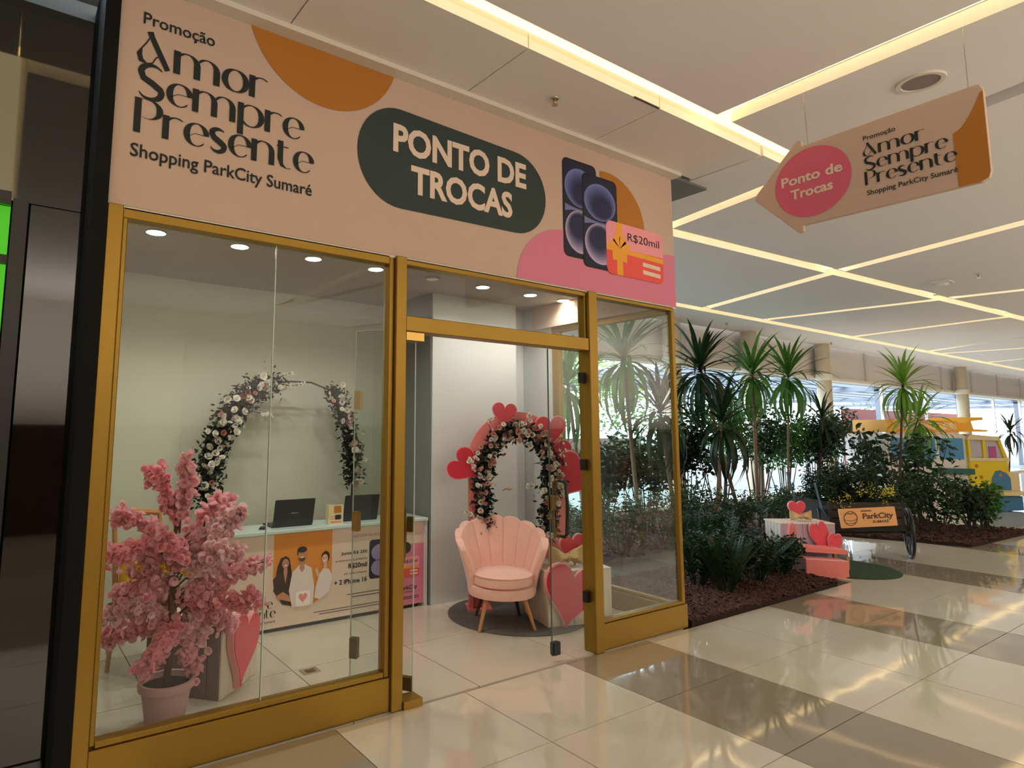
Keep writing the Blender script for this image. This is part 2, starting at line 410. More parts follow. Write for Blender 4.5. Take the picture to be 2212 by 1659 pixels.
Cl = ((6.25, 4.24), (16.6, 3.62)); Al = ((0, 2.49), (1, 2.49)); G = ((0, 6.76), (1, 6.76))
allr = [(-8, -6), (48, -6), (48, 7.9), (-8, 7.9)]
left, right = cut(allr, Y2[0], Y2[1], Y2w)
lo_up, lo_dn = cut(left, Al[0], Al[1], .17)
c1, c2 = cut(lo_dn, (4.21, 0), (4.21, 1), .19)
panels.append(c2)
c3, c4 = cut(c1, (-.15, 0), (-.15, 1), .3)
panels += [c3, c4]
lo_up = clip(lo_up, (5.06, 0), (5.06, -1), 0)
panels.append(lo_up)
near, farp = cut(right, Cl[1], Cl[0], .2)
a_, b_ = cut(near, (9.69, 3.99), (9.01, 1.87), .2); panels.append(b_)
a_, b_ = cut(a_, (13.177, 3.651), (13.324, 2.841), .2)
panels.append(b_ if b_ else a_)
if a_ and b_:
    a2, b2 = cut(a_, (16.9, 3.6), (17.3, 1), .2); panels += [a2, b2]
mid, edge_ = cut(farp, G[1], G[0], .2)
if mid and edge_ and sum(p[1] for p in mid) / len(mid) > sum(p[1] for p in edge_) / len(edge_): mid, edge_ = edge_, mid
panels.append(edge_)
rest = mid
for p, q in (((10.71, 6.68), (9.69, 3.99)), ((12.79, 6.70), (13.16, 3.9)), ((16.8, 6.76), (16.2, 3.65)), ((21.5, 6.73), (20, 4.35)), ((22.4, 6.66), (22.6, 4.95)), ((26.4, 6.7), (25.9, 5.69)), ((31, 6.7), (31, 5.6))):
    a_, b_ = cut(rest, p, q, .2)
    if a_ and b_:
        if sum(t[0] for t in a_) / len(a_) > sum(t[0] for t in b_) / len(b_): a_, b_ = b_, a_
        panels.append(a_); rest = b_
panels.append(rest)
for P in panels:
    if len(P) < 3: continue
    n = len(P); mb = MB(); vs = [(a, b, ZC) for a, b in P] + [(a, b, ZC + .09) for a, b in P]
    mb.add(vs, [tuple(range(n)), tuple(range(n, 2 * n))] + [(i, (i + 1) % n, n + (i + 1) % n, n + i) for i in range(n)])
    mb.build('plaster_panel', CEIL, ceiling)
# soffit panels above the shop front (seams between them)
xs = [-1.3, -.05, 1.2, 2.45, 3.7, 5.03]
for a, b in zip(xs[:-1], xs[1:]):
    MB().box(a + .004, b - .004, 2.58, 3.20, ZC - .005, ZC + .1).build('soffit_panel', CEIL_D, ceiling)
MB().box(-1.3, 4.82, 3.17, 3.262, ZC - .035, ZC + .06).build('edge_trim', TRIMW, ceiling)
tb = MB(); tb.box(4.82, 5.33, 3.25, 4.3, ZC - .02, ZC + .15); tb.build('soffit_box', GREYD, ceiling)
# glowing slots
slots = [((-8, 2.49), (5.75, 2.49), 'long light slot running above the shop front'),
         ((4.21, 2.49), (4.21, -6), 'light slot branching toward the viewer above the hanging arrow sign'),
         ((-.15, 2.49), (-.15, -6), 'light slot over the black shop front at far left, mirrored in it'),
         ((5.72, 2.49), (6.06, 4.25), 'short light slot just right of the shop sign corner'),
         ((6.03, 4.25), (40, 2.2), 'long light slot crossing the middle of the mall ceiling'),
         ((9.73, 4.05), (7.2, -3.8), 'light slot crossing the ceiling right below the arrow sign'),
         ((5.0, 6.76), (47, 6.76), 'long light slot nearest the garden windows'),
         ((10.71, 6.7), (9.72, 4.02), 'first short cross slot beyond the shop sign, over the palms'),
         ((12.79, 6.7), (13.1, 3.83), 'second cross slot over the palms'),
         ((13.15, 3.83), (14.9, -5.9), 'light slot running past the smoke detector to the right'),
         ((16.8, 6.76), (16.2, 3.6), 'third cross slot over the far garden'),
         ((21.5, 6.73), (19.9, 3.4), 'fourth cross slot, far away'),
         ((22.4, 6.7), (22.8, 3.2), 'thin fifth cross slot, far away'),
         ((26.4, 6.7), (25.2, 3.1), 'sixth cross slot, farthest at right')]
for p, q, lab in slots:
    dx, dy = q[0] - p[0], q[1] - p[1]; l = math.hypot(dx, dy); nx, ny = -dy / l * .11, dx / l * .11
    P = [(p[0] + nx, p[1] + ny), (p[0] - nx, p[1] - ny), (q[0] - nx, q[1] - ny), (q[0] + nx, q[1] + ny)]
    mb = MB(); mb.add([(a, b, 3.955) for a, b in P] + [(a, b, 3.985) for a, b in P], [(0, 1, 2, 3), (4, 5, 6, 7), (0, 1, 5, 4), (1, 2, 6, 5), (2, 3, 7, 6), (3, 0, 4, 7)])
    tag(mb.build('light_slot', LED), lab, 'light', 'light slots in the mall ceiling')

# ---- shop shell
struct('wall_back', MB().box(.44, 3.45, 5.8, 5.9, 0, 3.2), GREY)
wp = MB().box(.44, 1.317, 5.775, 5.8, 0, 3.2).build('pilaster', GREY, None); wp['kind'] = 'structure'; wp.name = 'trim_1'
struct('reflection_lines', MB().box(1.317, 3.4, 5.794, 5.801, 2.755, 2.765).box(1.317, 3.4, 5.794, 5.801, 2.36, 2.37), WHITE)  # white lines stand in for ceiling reflections in the shop glass
struct('wall_left', MB().box(.365, .44, 3.37, 5.9, 0, 3.2), GREY)
struct('wall_partition', MB().box(3.39, 4.45, 4.93, 5.9, 0, 3.2).box(4.45, 4.82, 5.15, 5.9, 0, 3.2), WHITE)
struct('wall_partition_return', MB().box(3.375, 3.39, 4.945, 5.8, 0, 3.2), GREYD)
struct('wall_right', MB().box(4.755, 4.83, 4.70, 5.15, 0, 3.2), WHITE)
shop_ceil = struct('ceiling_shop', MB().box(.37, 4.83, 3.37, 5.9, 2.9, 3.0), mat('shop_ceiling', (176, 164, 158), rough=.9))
# ---- fascia board
fas = thing('fascia_sign', 'wide blush shop fascia board printed with promotion lettering above the glass front', 'sign', (2.6, D, 2.66))
fb = MB(); fb.box(.355, 4.80, D, D + .12, 2.66, 3.86); fb.build('board', SIGN, fas)
MB().box(.355, 4.80, D + .005, 3.40, 2.645, 2.66).build('bottom_edge', TRIMW, fas)
MB().box(4.70, 4.80, D + .12, 4.95, 2.66, 3.86).build('side_return', SIGN, fas); MB().box(.36, .46, D + .12, 4.95, 2.66, 3.86).build('side_return', SIGN, fas)
F = frame_y(D - .001)
MB().flat([(a, b) for a, b in ellipse(1.47, 3.97, .485, .5, PI + .27, 2 * PI - .27, 30)], F, .002).build('ochre_circle', OCHRE, fas, label='dark ochre half circle print at the top edge')
MB().flat([(3.94, 2.90)] + ellipse(3.94, 3.25, .46, .42, -PI / 2, PI * .56, 30), F, .002).build('ochre_disc', OCHRE, fas, label='orange disc printed behind the phones')
MB().flat([(4.80, 2.665), (4.80, 3.115), (4.0, 3.05)] + ellipse(3.46, 2.665, .5, .43, PI / 2.6, PI, 24), F, .0015).build('pink_shape', PINKP, fas, label='pink rounded shape printed at the lower right')
pr_ = [(1.985 + .305 * math.cos(a), 3.29 + .325 * math.sin(a)) for a in [PI / 2 + PI * i / 20 for i in range(21)]] + [(2.945 + .305 * math.cos(a), 3.285 + .3 * math.sin(a)) for a in [-PI / 2 + PI * i / 20 for i in range(21)]]
MB().flat(pr_, F, .002).build('pill_print', PILL, fas, label='dark green pill shape printed on the board')
text('Promoção', F, .465, .818, 3.615, 3.68, INK, 'lettering', fas, bold=.012, t=.003)
display('Amor', F, .45, 1.115, 3.40, .18, INK, 'lettering', fas)
display('Sempre', F, .452, 1.335, 3.225, .18, INK, 'lettering', fas)
display('Presente', F, .448, 1.40, 3.04, .18, INK, 'lettering', fas)
text('Shopping ParkCity Sumaré', F, .442, 1.395, 2.915, 2.985, INK, 'lettering', fas, bold=.012)
text('PONTO DE', F, 1.93, 3.055, 3.335, 3.515, CREAM, 'lettering', fas, bold=.035, t=.004)
text('TROCAS', F, 2.065, 2.92, 3.09, 3.27, CREAM, 'lettering', fas, bold=.035, t=.004)
def phone(x0, x1, z0, z1, t, par):
    MB().flat(rrect(x0, x1, z0, z1, .05), F, t).build('phone_print', PHB, par, label='black framed phone picture')
    MB().flat(rrect(x0 + .012, x1 - .012, z0 + .012, z1 - .012, .042), F, t + .0006).build('phone_print', PH1, par, label='navy phone screen picture')
    cx = (x0 + x1) / 2; w = (x1 - x0) / 2 - .02; h = z1 - z0
    def mixm(c0, c1, f, nm): return mat('%s_%d' % (nm, int(f * 10)), tuple(c0[k] + (c1[k] - c0[k]) * f for k in range(3)), rough=.7, var=.04)
    for (ez, ey, er, sg, c0, nm) in ((.72, .71, .20, 1, (112, 124, 184), 'swirl_blue'), (.27, .28, .22, -1, (186, 172, 206), 'swirl_lilac')):
        for k in range(7):
            f = k / 6
            MB().flat(ellipse(cx + .02 * sg * f, z0 + h * (ez - sg * .055 * f), w * (1 - .42 * f), h * er * (1 - .45 * f)), F, t + .0009 + .00012 * k).build('swirl_print', mixm(c0, (34, 38, 80), f, nm), par)
    MB().flat([(cx - w, z0 + h * .53)] + [(cx + w * q, z0 + h * (.50 + .03 * abs(q) ** 2)) for q in (-.6, -.2, .2, .6, 1)] + [(cx + w * q, z0 + h * (.485 - .03 * abs(q) ** 2)) for q in (1, .6, .2, -.2, -.6, -1)], F, t + .0019).build('swirl_print', mixm((150, 160, 214), (34, 38, 80), .3, 'swirl_band'), par)
phone(3.43, 3.81, 2.90, 3.68, .003, fas); phone(3.64, 4.05, 2.85, 3.605, .0055, fas)
def card(fr, x0, x1, z0, z1, t, par, txt='R$20mil'):
    w = x1 - x0; h = z1 - z0; zm = z0 + h * .52
    MB().flat(rrect(x0, x1, z0, z1, .08 * w), fr, t).build('gift_card_print', CARDR, par, label='red lower half of the gift card picture')
    up = [(a, b) for a, b in rrect(x0, x1, z0, z1, .08 * w) if b > zm]
    up = [(x1, zm)] + up + [(x0, zm)]
    MB().flat(up, fr, t + .0007).build('gift_card_print', CARDP, par, label='pink upper half of the gift card picture')
    MB().flat([(x0 + w * .17, z0), (x0 + w * .27, z0), (x0 + w * .27, z1), (x0 + w * .17, z1)], fr, t + .0014).flat([(x0, z0 + h * .44), (x1, z0 + h * .40), (x1, z0 + h * .5), (x0, z0 + h * .54)], fr, t + .0015).build('ribbon_print', RIB, par)
    bo = MB(); cx, cz = x0 + w * .22, z0 + h * .50
    for a in (.35, 1.1, 2.0, 2.8, 4.0, 5.4):
        l = w * .17; d = (math.cos(a), math.sin(a)); nn = (-d[1], d[0])
        bo.flat([(cx, cz), (cx + d[0] * l * .7 + nn[0] * l * .38, cz + d[1] * l * .7 + nn[1] * l * .38), (cx + d[0] * l * 1.1, cz + d[1] * l * 1.1), (cx + d[0] * l * .7 - nn[0] * l * .38, cz + d[1] * l * .7 - nn[1] * l * .38)], fr, t + .002)
    bo.build('bow_print', RIB, par)
    MB().flat([(x0 + w * .62, z0 + h * .27), (x0 + w * .94, z0 + h * .25), (x0 + w * .94, z0 + h * .33), (x0 + w * .62, z0 + h * .35)], fr, t + .001).flat([(x0 + w * .62, z0 + h * .12), (x0 + w * .94, z0 + h * .10), (x0 + w * .94, z0 + h * .18), (x0 + w * .62, z0 + h * .2)], fr, t + .001).build('card_lines_print', CREAM, par)
    text(txt, fr, x0 + w * .36, x1 - w * .07, z0 + h * .70, z0 + h * .86, INK, 'lettering', par, t=t + .0025)
card(F, 3.905, 4.63, 2.835, 3.27, .008, fas)

# ---- storefront frame (gold): separate lengths
def bar(par, x0, x1, y0, y1, z0, z1, name='frame_bar', m=GOLD):
    return bevel(MB().box(x0, x1, y0, y1, z0, z1).build(name, m, par), .004, 1)
w1 = thing('window_1', None, None, (1.2, D, 0), kind='structure')
bar(w1, .36, .43, D - .02, D + .10, .0, 2.655, 'post'); bar(w1, .432, .455, D + .01, D + .08, .20, 2.62, 'post')
bar(w1, .43, 1.96, D, D + .09, .0, .185, 'sill_panel'); bar(w1, .455, 1.925, D + .012, D + .08, .187, .215, 'bottom_rail')
bar(w1, .43, 1.925, D + .005, D + .085, 2.60, 2.655, 'top_rail')
bar(w1, 1.96, 2.035, D - .02, D + .10, 0, 2.655, 'post'); bar(w1, 1.925, 1.958, D + .008, D + .082, .187, 2.655, 'post')
MB().box(.455, 1.21, D + .036, D + .046, .215, 2.60).build('glass_pane', GLASS, w1)
MB().box(1.215, 1.925, D + .036, D + .046, .215, 2.60).build('glass_pane', GLASS, w1)
MB().box(1.210, 1.215, D + .034, D + .048, .215, 2.60).build('glass_joint', EDGE, w1)
w2 = thing('window_2', None, None, (2.8, D, 2.2), kind='structure')
bar(w2, 2.035, 3.67, D - .015, D + .095, 2.195, 2.29, 'lintel'); bar(w2, 2.035, 3.67, D + .005, D + .085, 2.615, 2.655, 'top_rail')
bar(w2, 3.655, 3.672, D + .01, D + .08, 2.29, 2.62, 'post')
MB().box(2.035, 3.655, D + .036, D + .046, 2.29, 2.615).build('glass_pane', GLASS, w2)
w3 = thing('window_3', None, None, (4.2, D, 0), kind='structure')
bar(w3, 3.675, 3.765, D - .02, D + .10, 0, 2.655, 'post')
bar(w3, 3.765, 4.80, D, D + .09, 0, .185, 'sill_panel'); bar(w3, 3.765, 4.76, D + .012, D + .08, .187, .21, 'bottom_rail')
bar(w3, 3.765, 4.76, D + .005, D + .085, 2.62, 2.655, 'top_rail'); bar(w3, 4.745, 4.785, D + .01, D + .05, .187, 2.655, 'post')
MB().box(3.765, 4.745, D + .036, D + .046, .21, 2.62).build('glass_pane', GLASS_S, w3)
w4 = thing('window_4', None, None, (4.78, 3.9, 0), kind='structure')
bar(w4, 4.72, 4.80, D + .09, 4.6, 0, .16, 'sill_panel'); bar(w4, 4.735, 4.785, D + .06, 4.6, .162, .19, 'bottom_rail')
bar(w4, 4.735, 4.79, D + .06, 4.7, 2.60, 2.66, 'top_rail'); bar(w4, 4.73, 4.80, 4.6, 4.64, 0, 2.6, 'post'); bar(w4, 4.74, 4.79, 4.645, 4.70, 0, 2.6, 'post')
MB().box(4.760, 4.770, D + .06, 4.6, .19, 2.60).build('glass_pane', GLASS_S, w4)

# ---- glass door leaves
d1 = thing('door_1', None, None, (2.10, 3.32, 0), kind='structure')
da = math.atan2(3.706 - 3.366, 1.933 - 2.188)
LW = .62
p0 = Vector((2.165, 3.345)); p1 = hz(756, 1467, .05)
dirv = Vector((p1[0] - p0.x, p1[1] - p0.y)); LW = dirv.length; dirv.normalize(); nrm = Vector((-dirv.y, dirv.x))
def fdoor(a, b, t): return (p0.x + dirv.x * a + nrm.x * t, p0.y + dirv.y * a + nrm.y * t, b)
MB().prism([(0, .04), (LW, .04), (LW, 2.235), (0, 2.235)], fdoor, -.005, .005).build('glass_leaf', GLASS_S, d1)
eg = MB(); eg.prism([(LW, .04), (LW + .005, .04), (LW + .005, 2.24), (LW, 2.24)], fdoor, -.005, .005); eg.prism([(0, 2.235), (LW, 2.235), (LW, 2.24), (0, 2.24)], fdoor, -.005, .005); eg.prism([(-.004, .04), (0, .04), (0, 2.24), (-.004, 2.24)], fdoor, -.005, .005)
eg.build('glass_edge', EDGE, d1)
for zz in (1.72, .95): MB().prism([(LW - .045, zz), (LW, zz), (LW, zz + .12), (LW - .045, zz + .12)], fdoor, -.02, .02).build('lock_plate', BRASS, d1)
MB().prism([(LW - .05, .18), (LW, .18), (LW, .30), (LW - .05, .30)], fdoor, -.02, .02).build('bottom_lock', GOLD_D, d1)
MB().prism([(0, .045), (.07, .045), (.07, .12), (0, .12)], fdoor, -.018, .018).build('bottom_clamp', GOLD_D, d1)
MB().box(2.04, 2.17, 3.25, 3.37, 2.14, 2.19).build('top_hinge', BRASS, d1)
MB().box(2.036, 2.165, 3.23, 3.34, .0, .045).build('floor_hinge', GOLD, d1)
def handle(par, frm, a, z0, z1, m, m2):
    for s, mm in ((1, m), (-1, m2)):
        P = [frm(a, z0, .0), frm(a, z0, s * .04), frm(a, z0 + .02, s * .06), frm(a - .0, (z0 + z1) / 2, s * .075), frm(a, z1 - .02, s * .06), frm(a, z1, s * .04), frm(a, z1, 0)]
        MB().tube(P, .012, 8).build('handle', mm, par, smooth=True)
handle(d1, fdoor, .09, .78, 1.12, BLACKM, GOLD_D)
MB().prism([(0, .97), (.04, .97), (.04, 1.06), (0, 1.06)], fdoor, -.018, .018).build('lock_plate', GOLD_D, d1)
d2 = thing('door_2', None, None, (3.5, 3.32, 0), kind='structure')
F2 = frame_y(D + .05)
MB().prism([(3.30, .04), (3.66, .04), (3.66, 2.185), (3.30, 2.185)], F2, -.005, .005).build('glass_leaf', GLASS_S, d2)
MB().prism([(3.295, .04), (3.30, .04), (3.30, 2.185), (3.295, 2.185)], F2, -.005, .005).build('glass_edge', mat('glass_edge_dark', (70, 84, 78), rough=.2), d2)
handle(d2, F2, 3.40, .84, 1.23, BLACKM, GOLD_D)
MB().prism([(3.30, .045), (3.36, .045), (3.36, .13), (3.30, .13)], F2, -.02, .02).build('bottom_lock', BLACKM, d2)
MB().prism([(3.295, 1.03), (3.34, 1.03), (3.34, 1.13), (3.295, 1.13)], F2, -.02, .02).build('lock_plate', GOLD_D, d2)
for zz in (.35, 1.30, 1.95): MB().prism([(3.635, zz), (3.675, zz), (3.675, zz + .08), (3.635, zz + .08)], F2, -.02, .02).build('hinge', BLACKM, d2)

# ---- black shop front at left
bs = struct('wall_black_shopfront', MB().box(-3.0, .30, 3.5, 3.6, 2.66, 3.9), BLACKG)
MB().box(-8, .36, 3.75, 3.85, 0, 4.1).build('back_panel', MATS['brass'] and mat('matt_black', (9, 9, 10), rough=.7, spec=.2), bs)
MB().box(-3.0, -.02, 3.49, 3.51, 2.64, 2.70).build('frame_bar', BLACKM, bs)
MB().box(.06, .30, 3.50, 3.6, 0, 2.655).build('black_panel', BLACKG, bs)
MB().box(-.012, .05, 3.46, 3.6, 0, 2.66).build('post', BLACKM, bs)
MB().box(-3.0, -.015, 3.56, 3.6, 0, 1.95).build('black_panel', BLACKG, bs)
MB().box(.29, .357, 3.22, 3.6, 0, 3.86).build('post', mat('matt_black', (9, 9, 10), rough=.7, spec=.2), bs)
MB().box(-3.0, -.015, 3.52, 3.56, 2.36, 2.40).build('frame_bar', BLACKM, bs)
tag(MB().box(-2.6, -.02, 3.61, 3.66, 2.02, 2.66).build('display_screen', mat('green_screen', (60, 150, 30), emit=(80, 190, 40), es=.42)), 'glowing green screen behind the black shop front at far left', 'screen')

# ================================================================== lights in the shop
for i, x in enumerate((.79, 1.355, 1.925, 2.475, 3.04, 3.6, 4.19, 4.64)):
    on = i != 4
    nm = ['first', 'second', 'third', 'fourth', 'fifth', 'sixth', 'seventh', 'eighth'][i]
    t = thing('downlight', ('unlit recessed round downlight, dull among the lit ones above the door' if not on else 'small lit recessed downlight, %s from the left in the row behind the glass' % nm), 'light', (x, 4.43, 2.9), 'downlights in the shop ceiling')
    MB().lathe((x, 4.43, 2.888), [(.062, 0), (.062, .012), (.045, .012), (.045, 0)], 20, cap=False).build('trim_ring', TRIMW, t, smooth=True)
    MB().lathe((x, 4.43, 2.888), [(.054, -.002), (.054, .008)], 20).build('lamp', BULB if on else CEIL, t)
    if on:
        d = bpy.data.lights.new('downlight_beam', 'SPOT'); d.energy = SPOT_P * (1.35 if i < 4 else 1); d.spot_size = 2.6; d.spot_blend = .6; d.color = (1, .95, .88); d.shadow_soft_size = .05
        o = bpy.data.objects.new('beam', d); COL.objects.link(o); o.parent = t; o.location = (0, 0, -.03)

# ================================================================== shop furniture
# reception counter
ct = thing('reception_counter', 'white reception counter with printed promotional front inside the shop', 'counter', (2.4, 5.1, 0))
bevel(MB().box(1.46, 3.36, 4.94, 5.32, .755, .785).build('countertop', CTOP, ct), .006)
MB().box(1.50, 3.33, 4.975, 5.28, .03, .755).build('body', WHITE, ct)
MB().box(1.56, 3.28, 4.99, 5.25, 0, .03).build('plinth', BLACKM, ct)
MB().box(3.33, 3.36, 4.955, 5.3, .0, .755).build('side_panel', WHITE, ct); MB().box(1.47, 1.50, 4.955, 5.3, 0, .755).build('side_panel', WHITE, ct)
FC = frame_y(4.973)
MB().flat([(1.50, .03), (3.33, .03), (3.33, .755), (1.50, .755)], FC, .001).build('printed_panel', mat('counter_print', (224, 200, 184), rough=.6, var=.02), ct)
MB().flat([(3.0, .03), (3.33, .03), (3.33, .56), (3.15, .56)] + [(3.0 + .0, .30)], FC, .002).build('pink_shape', PINKP, ct)
MB().flat([(2.405, .755), (1.895, .755), (1.895, .42)] + ellipse(2.15, .42, .255, .265, PI, 2 * PI, 20)[1:], FC, .002).build('ochre_arch_print', mat('ochre_bright', (222, 140, 50), rough=.8, var=.03), ct)
pe = thing('people_print', None, None, (2.15, 4.97, 0)); pe.parent = ct; pe.location = (2.15 - 2.4, 4.97 - 5.1, 0)
def pp(poly, m, t, nm='print'): MB().flat(poly, FC, t).build(nm, m, pe)
# left woman: long dark hair, brown dress
pp([(1.90, .31), (1.93, .50), (1.955, .56), (2.0, .575), (2.03, .55), (2.05, .45), (2.06, .33), (2.04, .25)], HAIRP, .003, 'hair_print')
pp([(1.895, .40), (1.94, .45), (2.0, .43), (2.05, .40), (2.07, .25), (2.06, .18), (1.98, .20), (1.91, .30)], DRESS, .0035, 'dress_print')
pp(ellipse(1.995, .515, .028, .038), SKIN1, .0045, 'face_print'); pp([(1.98, .45), (1.985, .49), (2.01, .49), (2.015, .45), (2.0, .36)], SKIN1, .004, 'neck_print')
pp(ellipse(1.997, .50, .012, .005), LIPS, .005, 'smile_print'); pp([(1.92, .27), (1.98, .30), (2.05, .25), (2.06, .21), (1.97, .24), (1.94, .24)], SKIN1, .005, 'arm_print')
# man in the middle: beard, white shirt
pp([(2.03, .30), (2.055, .44), (2.12, .50), (2.15, .50), (2.22, .46), (2.25, .30), (2.24, .17), (2.15, .155), (2.06, .17)], SHIRT, .0055, 'shirt_print')
pp([(2.115, .46), (2.115, .52), (2.155, .52), (2.16, .46), (2.138, .43)], SKIN1, .006, 'neck_print')
pp(ellipse(2.135, .575, .036, .052), SKIN1, .0065, 'face_print'); pp(ellipse(2.135, .546, .031, .026, PI, 2 * PI, 12), mat('print_beard', (96, 66, 52), rough=.8), .007, 'beard_print')
for ex, ez in ((1.985, .522), (2.005, .522), (2.122, .582), (2.148, .582), (2.328, .525), (2.348, .525)): pp(ellipse(ex, ez, .004, .0025, n=8), HAIRP, .0092, 'eye_print')
pp(ellipse(2.135, .612, .041, .024), HAIRP, .0068, 'hair_print'); pp([(2.095, .61), (2.093, .575), (2.1, .57), (2.105, .60)], HAIRP, .0069, 'hair_print'); pp(ellipse(2.135, .552, .013, .005), LIPS, .0075, 'smile_print')
# right woman: pale blouse
pp([(2.26, .30), (2.29, .40), (2.33, .45), (2.38, .43), (2.405, .38), (2.405, .35), (2.38, .25), (2.30, .20), (2.25, .22)], SHIRT, .0075, 'blouse_print')
pp(ellipse(2.345, .535, .036, .045), HAIRP, .008, 'hair_print'); pp(ellipse(2.338, .518, .027, .038), SKIN2, .0085, 'face_print'); pp([(2.325, .44), (2.33, .49), (2.355, .49), (2.36, .44)], SKIN2, .0082, 'neck_print')
pp(ellipse(2.335, .505, .011, .004), LIPS, .009, 'smile_print'); pp([(2.27, .38), (2.25, .44), (2.265, .46), (2.285, .42), (2.29, .37)], SKIN2, .009, 'hand_print')
pp(rrect(2.085, 2.215, .17, .285, .02), LIPS, .0095, 'card_print'); pp(heart(2.15, .23, .075), mat('print_heart', (236, 150, 150), rough=.8), .0105, 'heart_print')
display('Amor', FC, 1.585, 1.83, .255, .075, INK, 'lettering', ct); display('Sempre', FC, 1.58, 1.90, .185, .075, INK, 'lettering', ct); display('Presente', FC, 1.575, 1.925, .115, .075, INK, 'lettering', ct)
text('Shopping ParkCity Sumaré', FC, 1.575, 1.925, .075, .098, INK, 'lettering', ct)
text('Junte R$ 250', FC, 2.49, 2.74, .53, .555, INK, 'lettering', ct, bold=.02); text('e concorra a prêmios', FC, 2.44, 2.74, .475, .495, INK, 'lettering', ct)
text('R$20mil', FC, 2.56, 2.74, .415, .455, INK, 'lettering', ct, bold=.03); text('em vale-compras', FC, 2.52, 2.74, .365, .383, INK, 'lettering', ct)
text('+ 2 iPhone 16', FC, 2.43, 2.74, .29, .33, INK, 'lettering', ct, bold=.03)
text('PARTICIPE DA PROMOÇÃO', FC, 2.59, 2.98, .665, .69, PINKP, 'lettering', ct, bold=.02); text('Ponto de Trocas', FC, 3.02, 3.2, .66, .69, PINKP, 'lettering', ct, bold=.02)
MB().flat(rrect(2.76, 2.98, .30, .63, .03), FC, .002).build('phone_print', PH1, ct); MB().flat(ellipse(2.87, .52, .09, .07), FC, .003).flat(ellipse(2.87, .39, .09, .07), FC, .003).build('phone_print', PH3, ct)
MB().flat(rrect(2.98, 3.19, .48, .58, .05), FC, .003).build('pill_print', PILL, ct, label='dark pill print on the counter front')
card(FC, 3.02, 3.28, .27, .45, .004, ct, 'R$20mil')
text('ParkCity', FC, 3.08, 3.26, .165, .20, INK, 'lettering', ct, bold=.02); text('SUMARÉ', FC, 3.11, 3.22, .135, .15, INK, 'lettering', ct)
for zz, a, b in ((.20, 2.55, 2.95), (.175, 2.60, 2.95), (.10, 2.25, 2.95), (.08, 2.3, 2.92), (.10, 3.05, 3.28), (.085, 3.05, 3.28)):
    MB().flat([(a, zz - .003), (b, zz - .003), (b, zz + .003), (a, zz + .003)], FC, .0025).build('small_print_line', INK, ct)

def laptop(x, y, z, ang, label, w=.35, logo=True):
    t = thing('laptop', label, 'laptop', (x, y, z), 'laptops on the counter')
    fr = frame_dir((x, y, z), ang)
    # lid back faces the viewer, tipped away from the keyboard
    MB().prism([(-w / 2, .0), (w / 2, .0), (w / 2, .014), (-w / 2, .014)], fr, -.22, .0).build('base', DARKP, t)
    lid = lambda a, b, c: fr(a, b * .97, b * .22 + c)
    bevel(MB().prism(rrect(-w / 2, w / 2, .012, .235, .008, 3), lid, 0, .008).build('lid', DARKP, t), .002)
    if logo:
        text('ASUS', lambda a, b, c: lid(a, b, .009 + c), -.03, .03, .112, .124, CHROME, 'logo', t, t=.0005)
    return t
laptop(2.09, 5.08, .785, 0, 'black laptop with open lid, its back to the window, centre of the counter')
laptop(2.73, 5.10, .785, -.08, 'second dark laptop on the counter, half hidden by the open glass door', w=.33, logo=False)
m_ = MB(); m_.lathe((0, 0, 0), [(.001, .026), (.018, .023), (.03, .012), (.034, 0)][::-1], 14)
mo = m_.build('computer_mouse', BLACKM, None, smooth=True); mo.scale = (1, .62, 1); mo.location = (1.83, 5.06, .786); tag(mo, 'small black computer mouse left of the laptop on the counter', 'mouse')
ac = thing('table_card', 'small folded promotional card standing on the counter between two laptops', 'card', (2.46, 5.03, .785))
fr = frame_dir((2.46, 5.03, .785), 0)
MB().prism([(-.07, 0), (.07, 0), (.07, .16), (-.07, .16)], fr, 0, .003).prism([(-.07, 0), (-.06, 0), (-.02, .16), (-.07, .16)], fr, -.05, -.047).build('card_body', KCREAM, ac)
MB().flat(rrect(-.02, .05, .09, .15, .01), fr, .004).build('picture_print', OCHRE, ac); MB().flat(rrect(-.01, .05, .035, .075, .01), fr, .004).build('picture_print', PH1, ac)
MB().flat([(-.055, .04), (-.02, .04), (-.02, .045), (-.055, .045)], fr, .004).flat([(-.055, .06), (-.02, .06), (-.02, .065), (-.055, .065)], fr, .004).flat([(-.05, .012), (.05, .012), (.05, .02), (-.05, .02)], fr, .004).build('small_print_line', CARDR, ac)

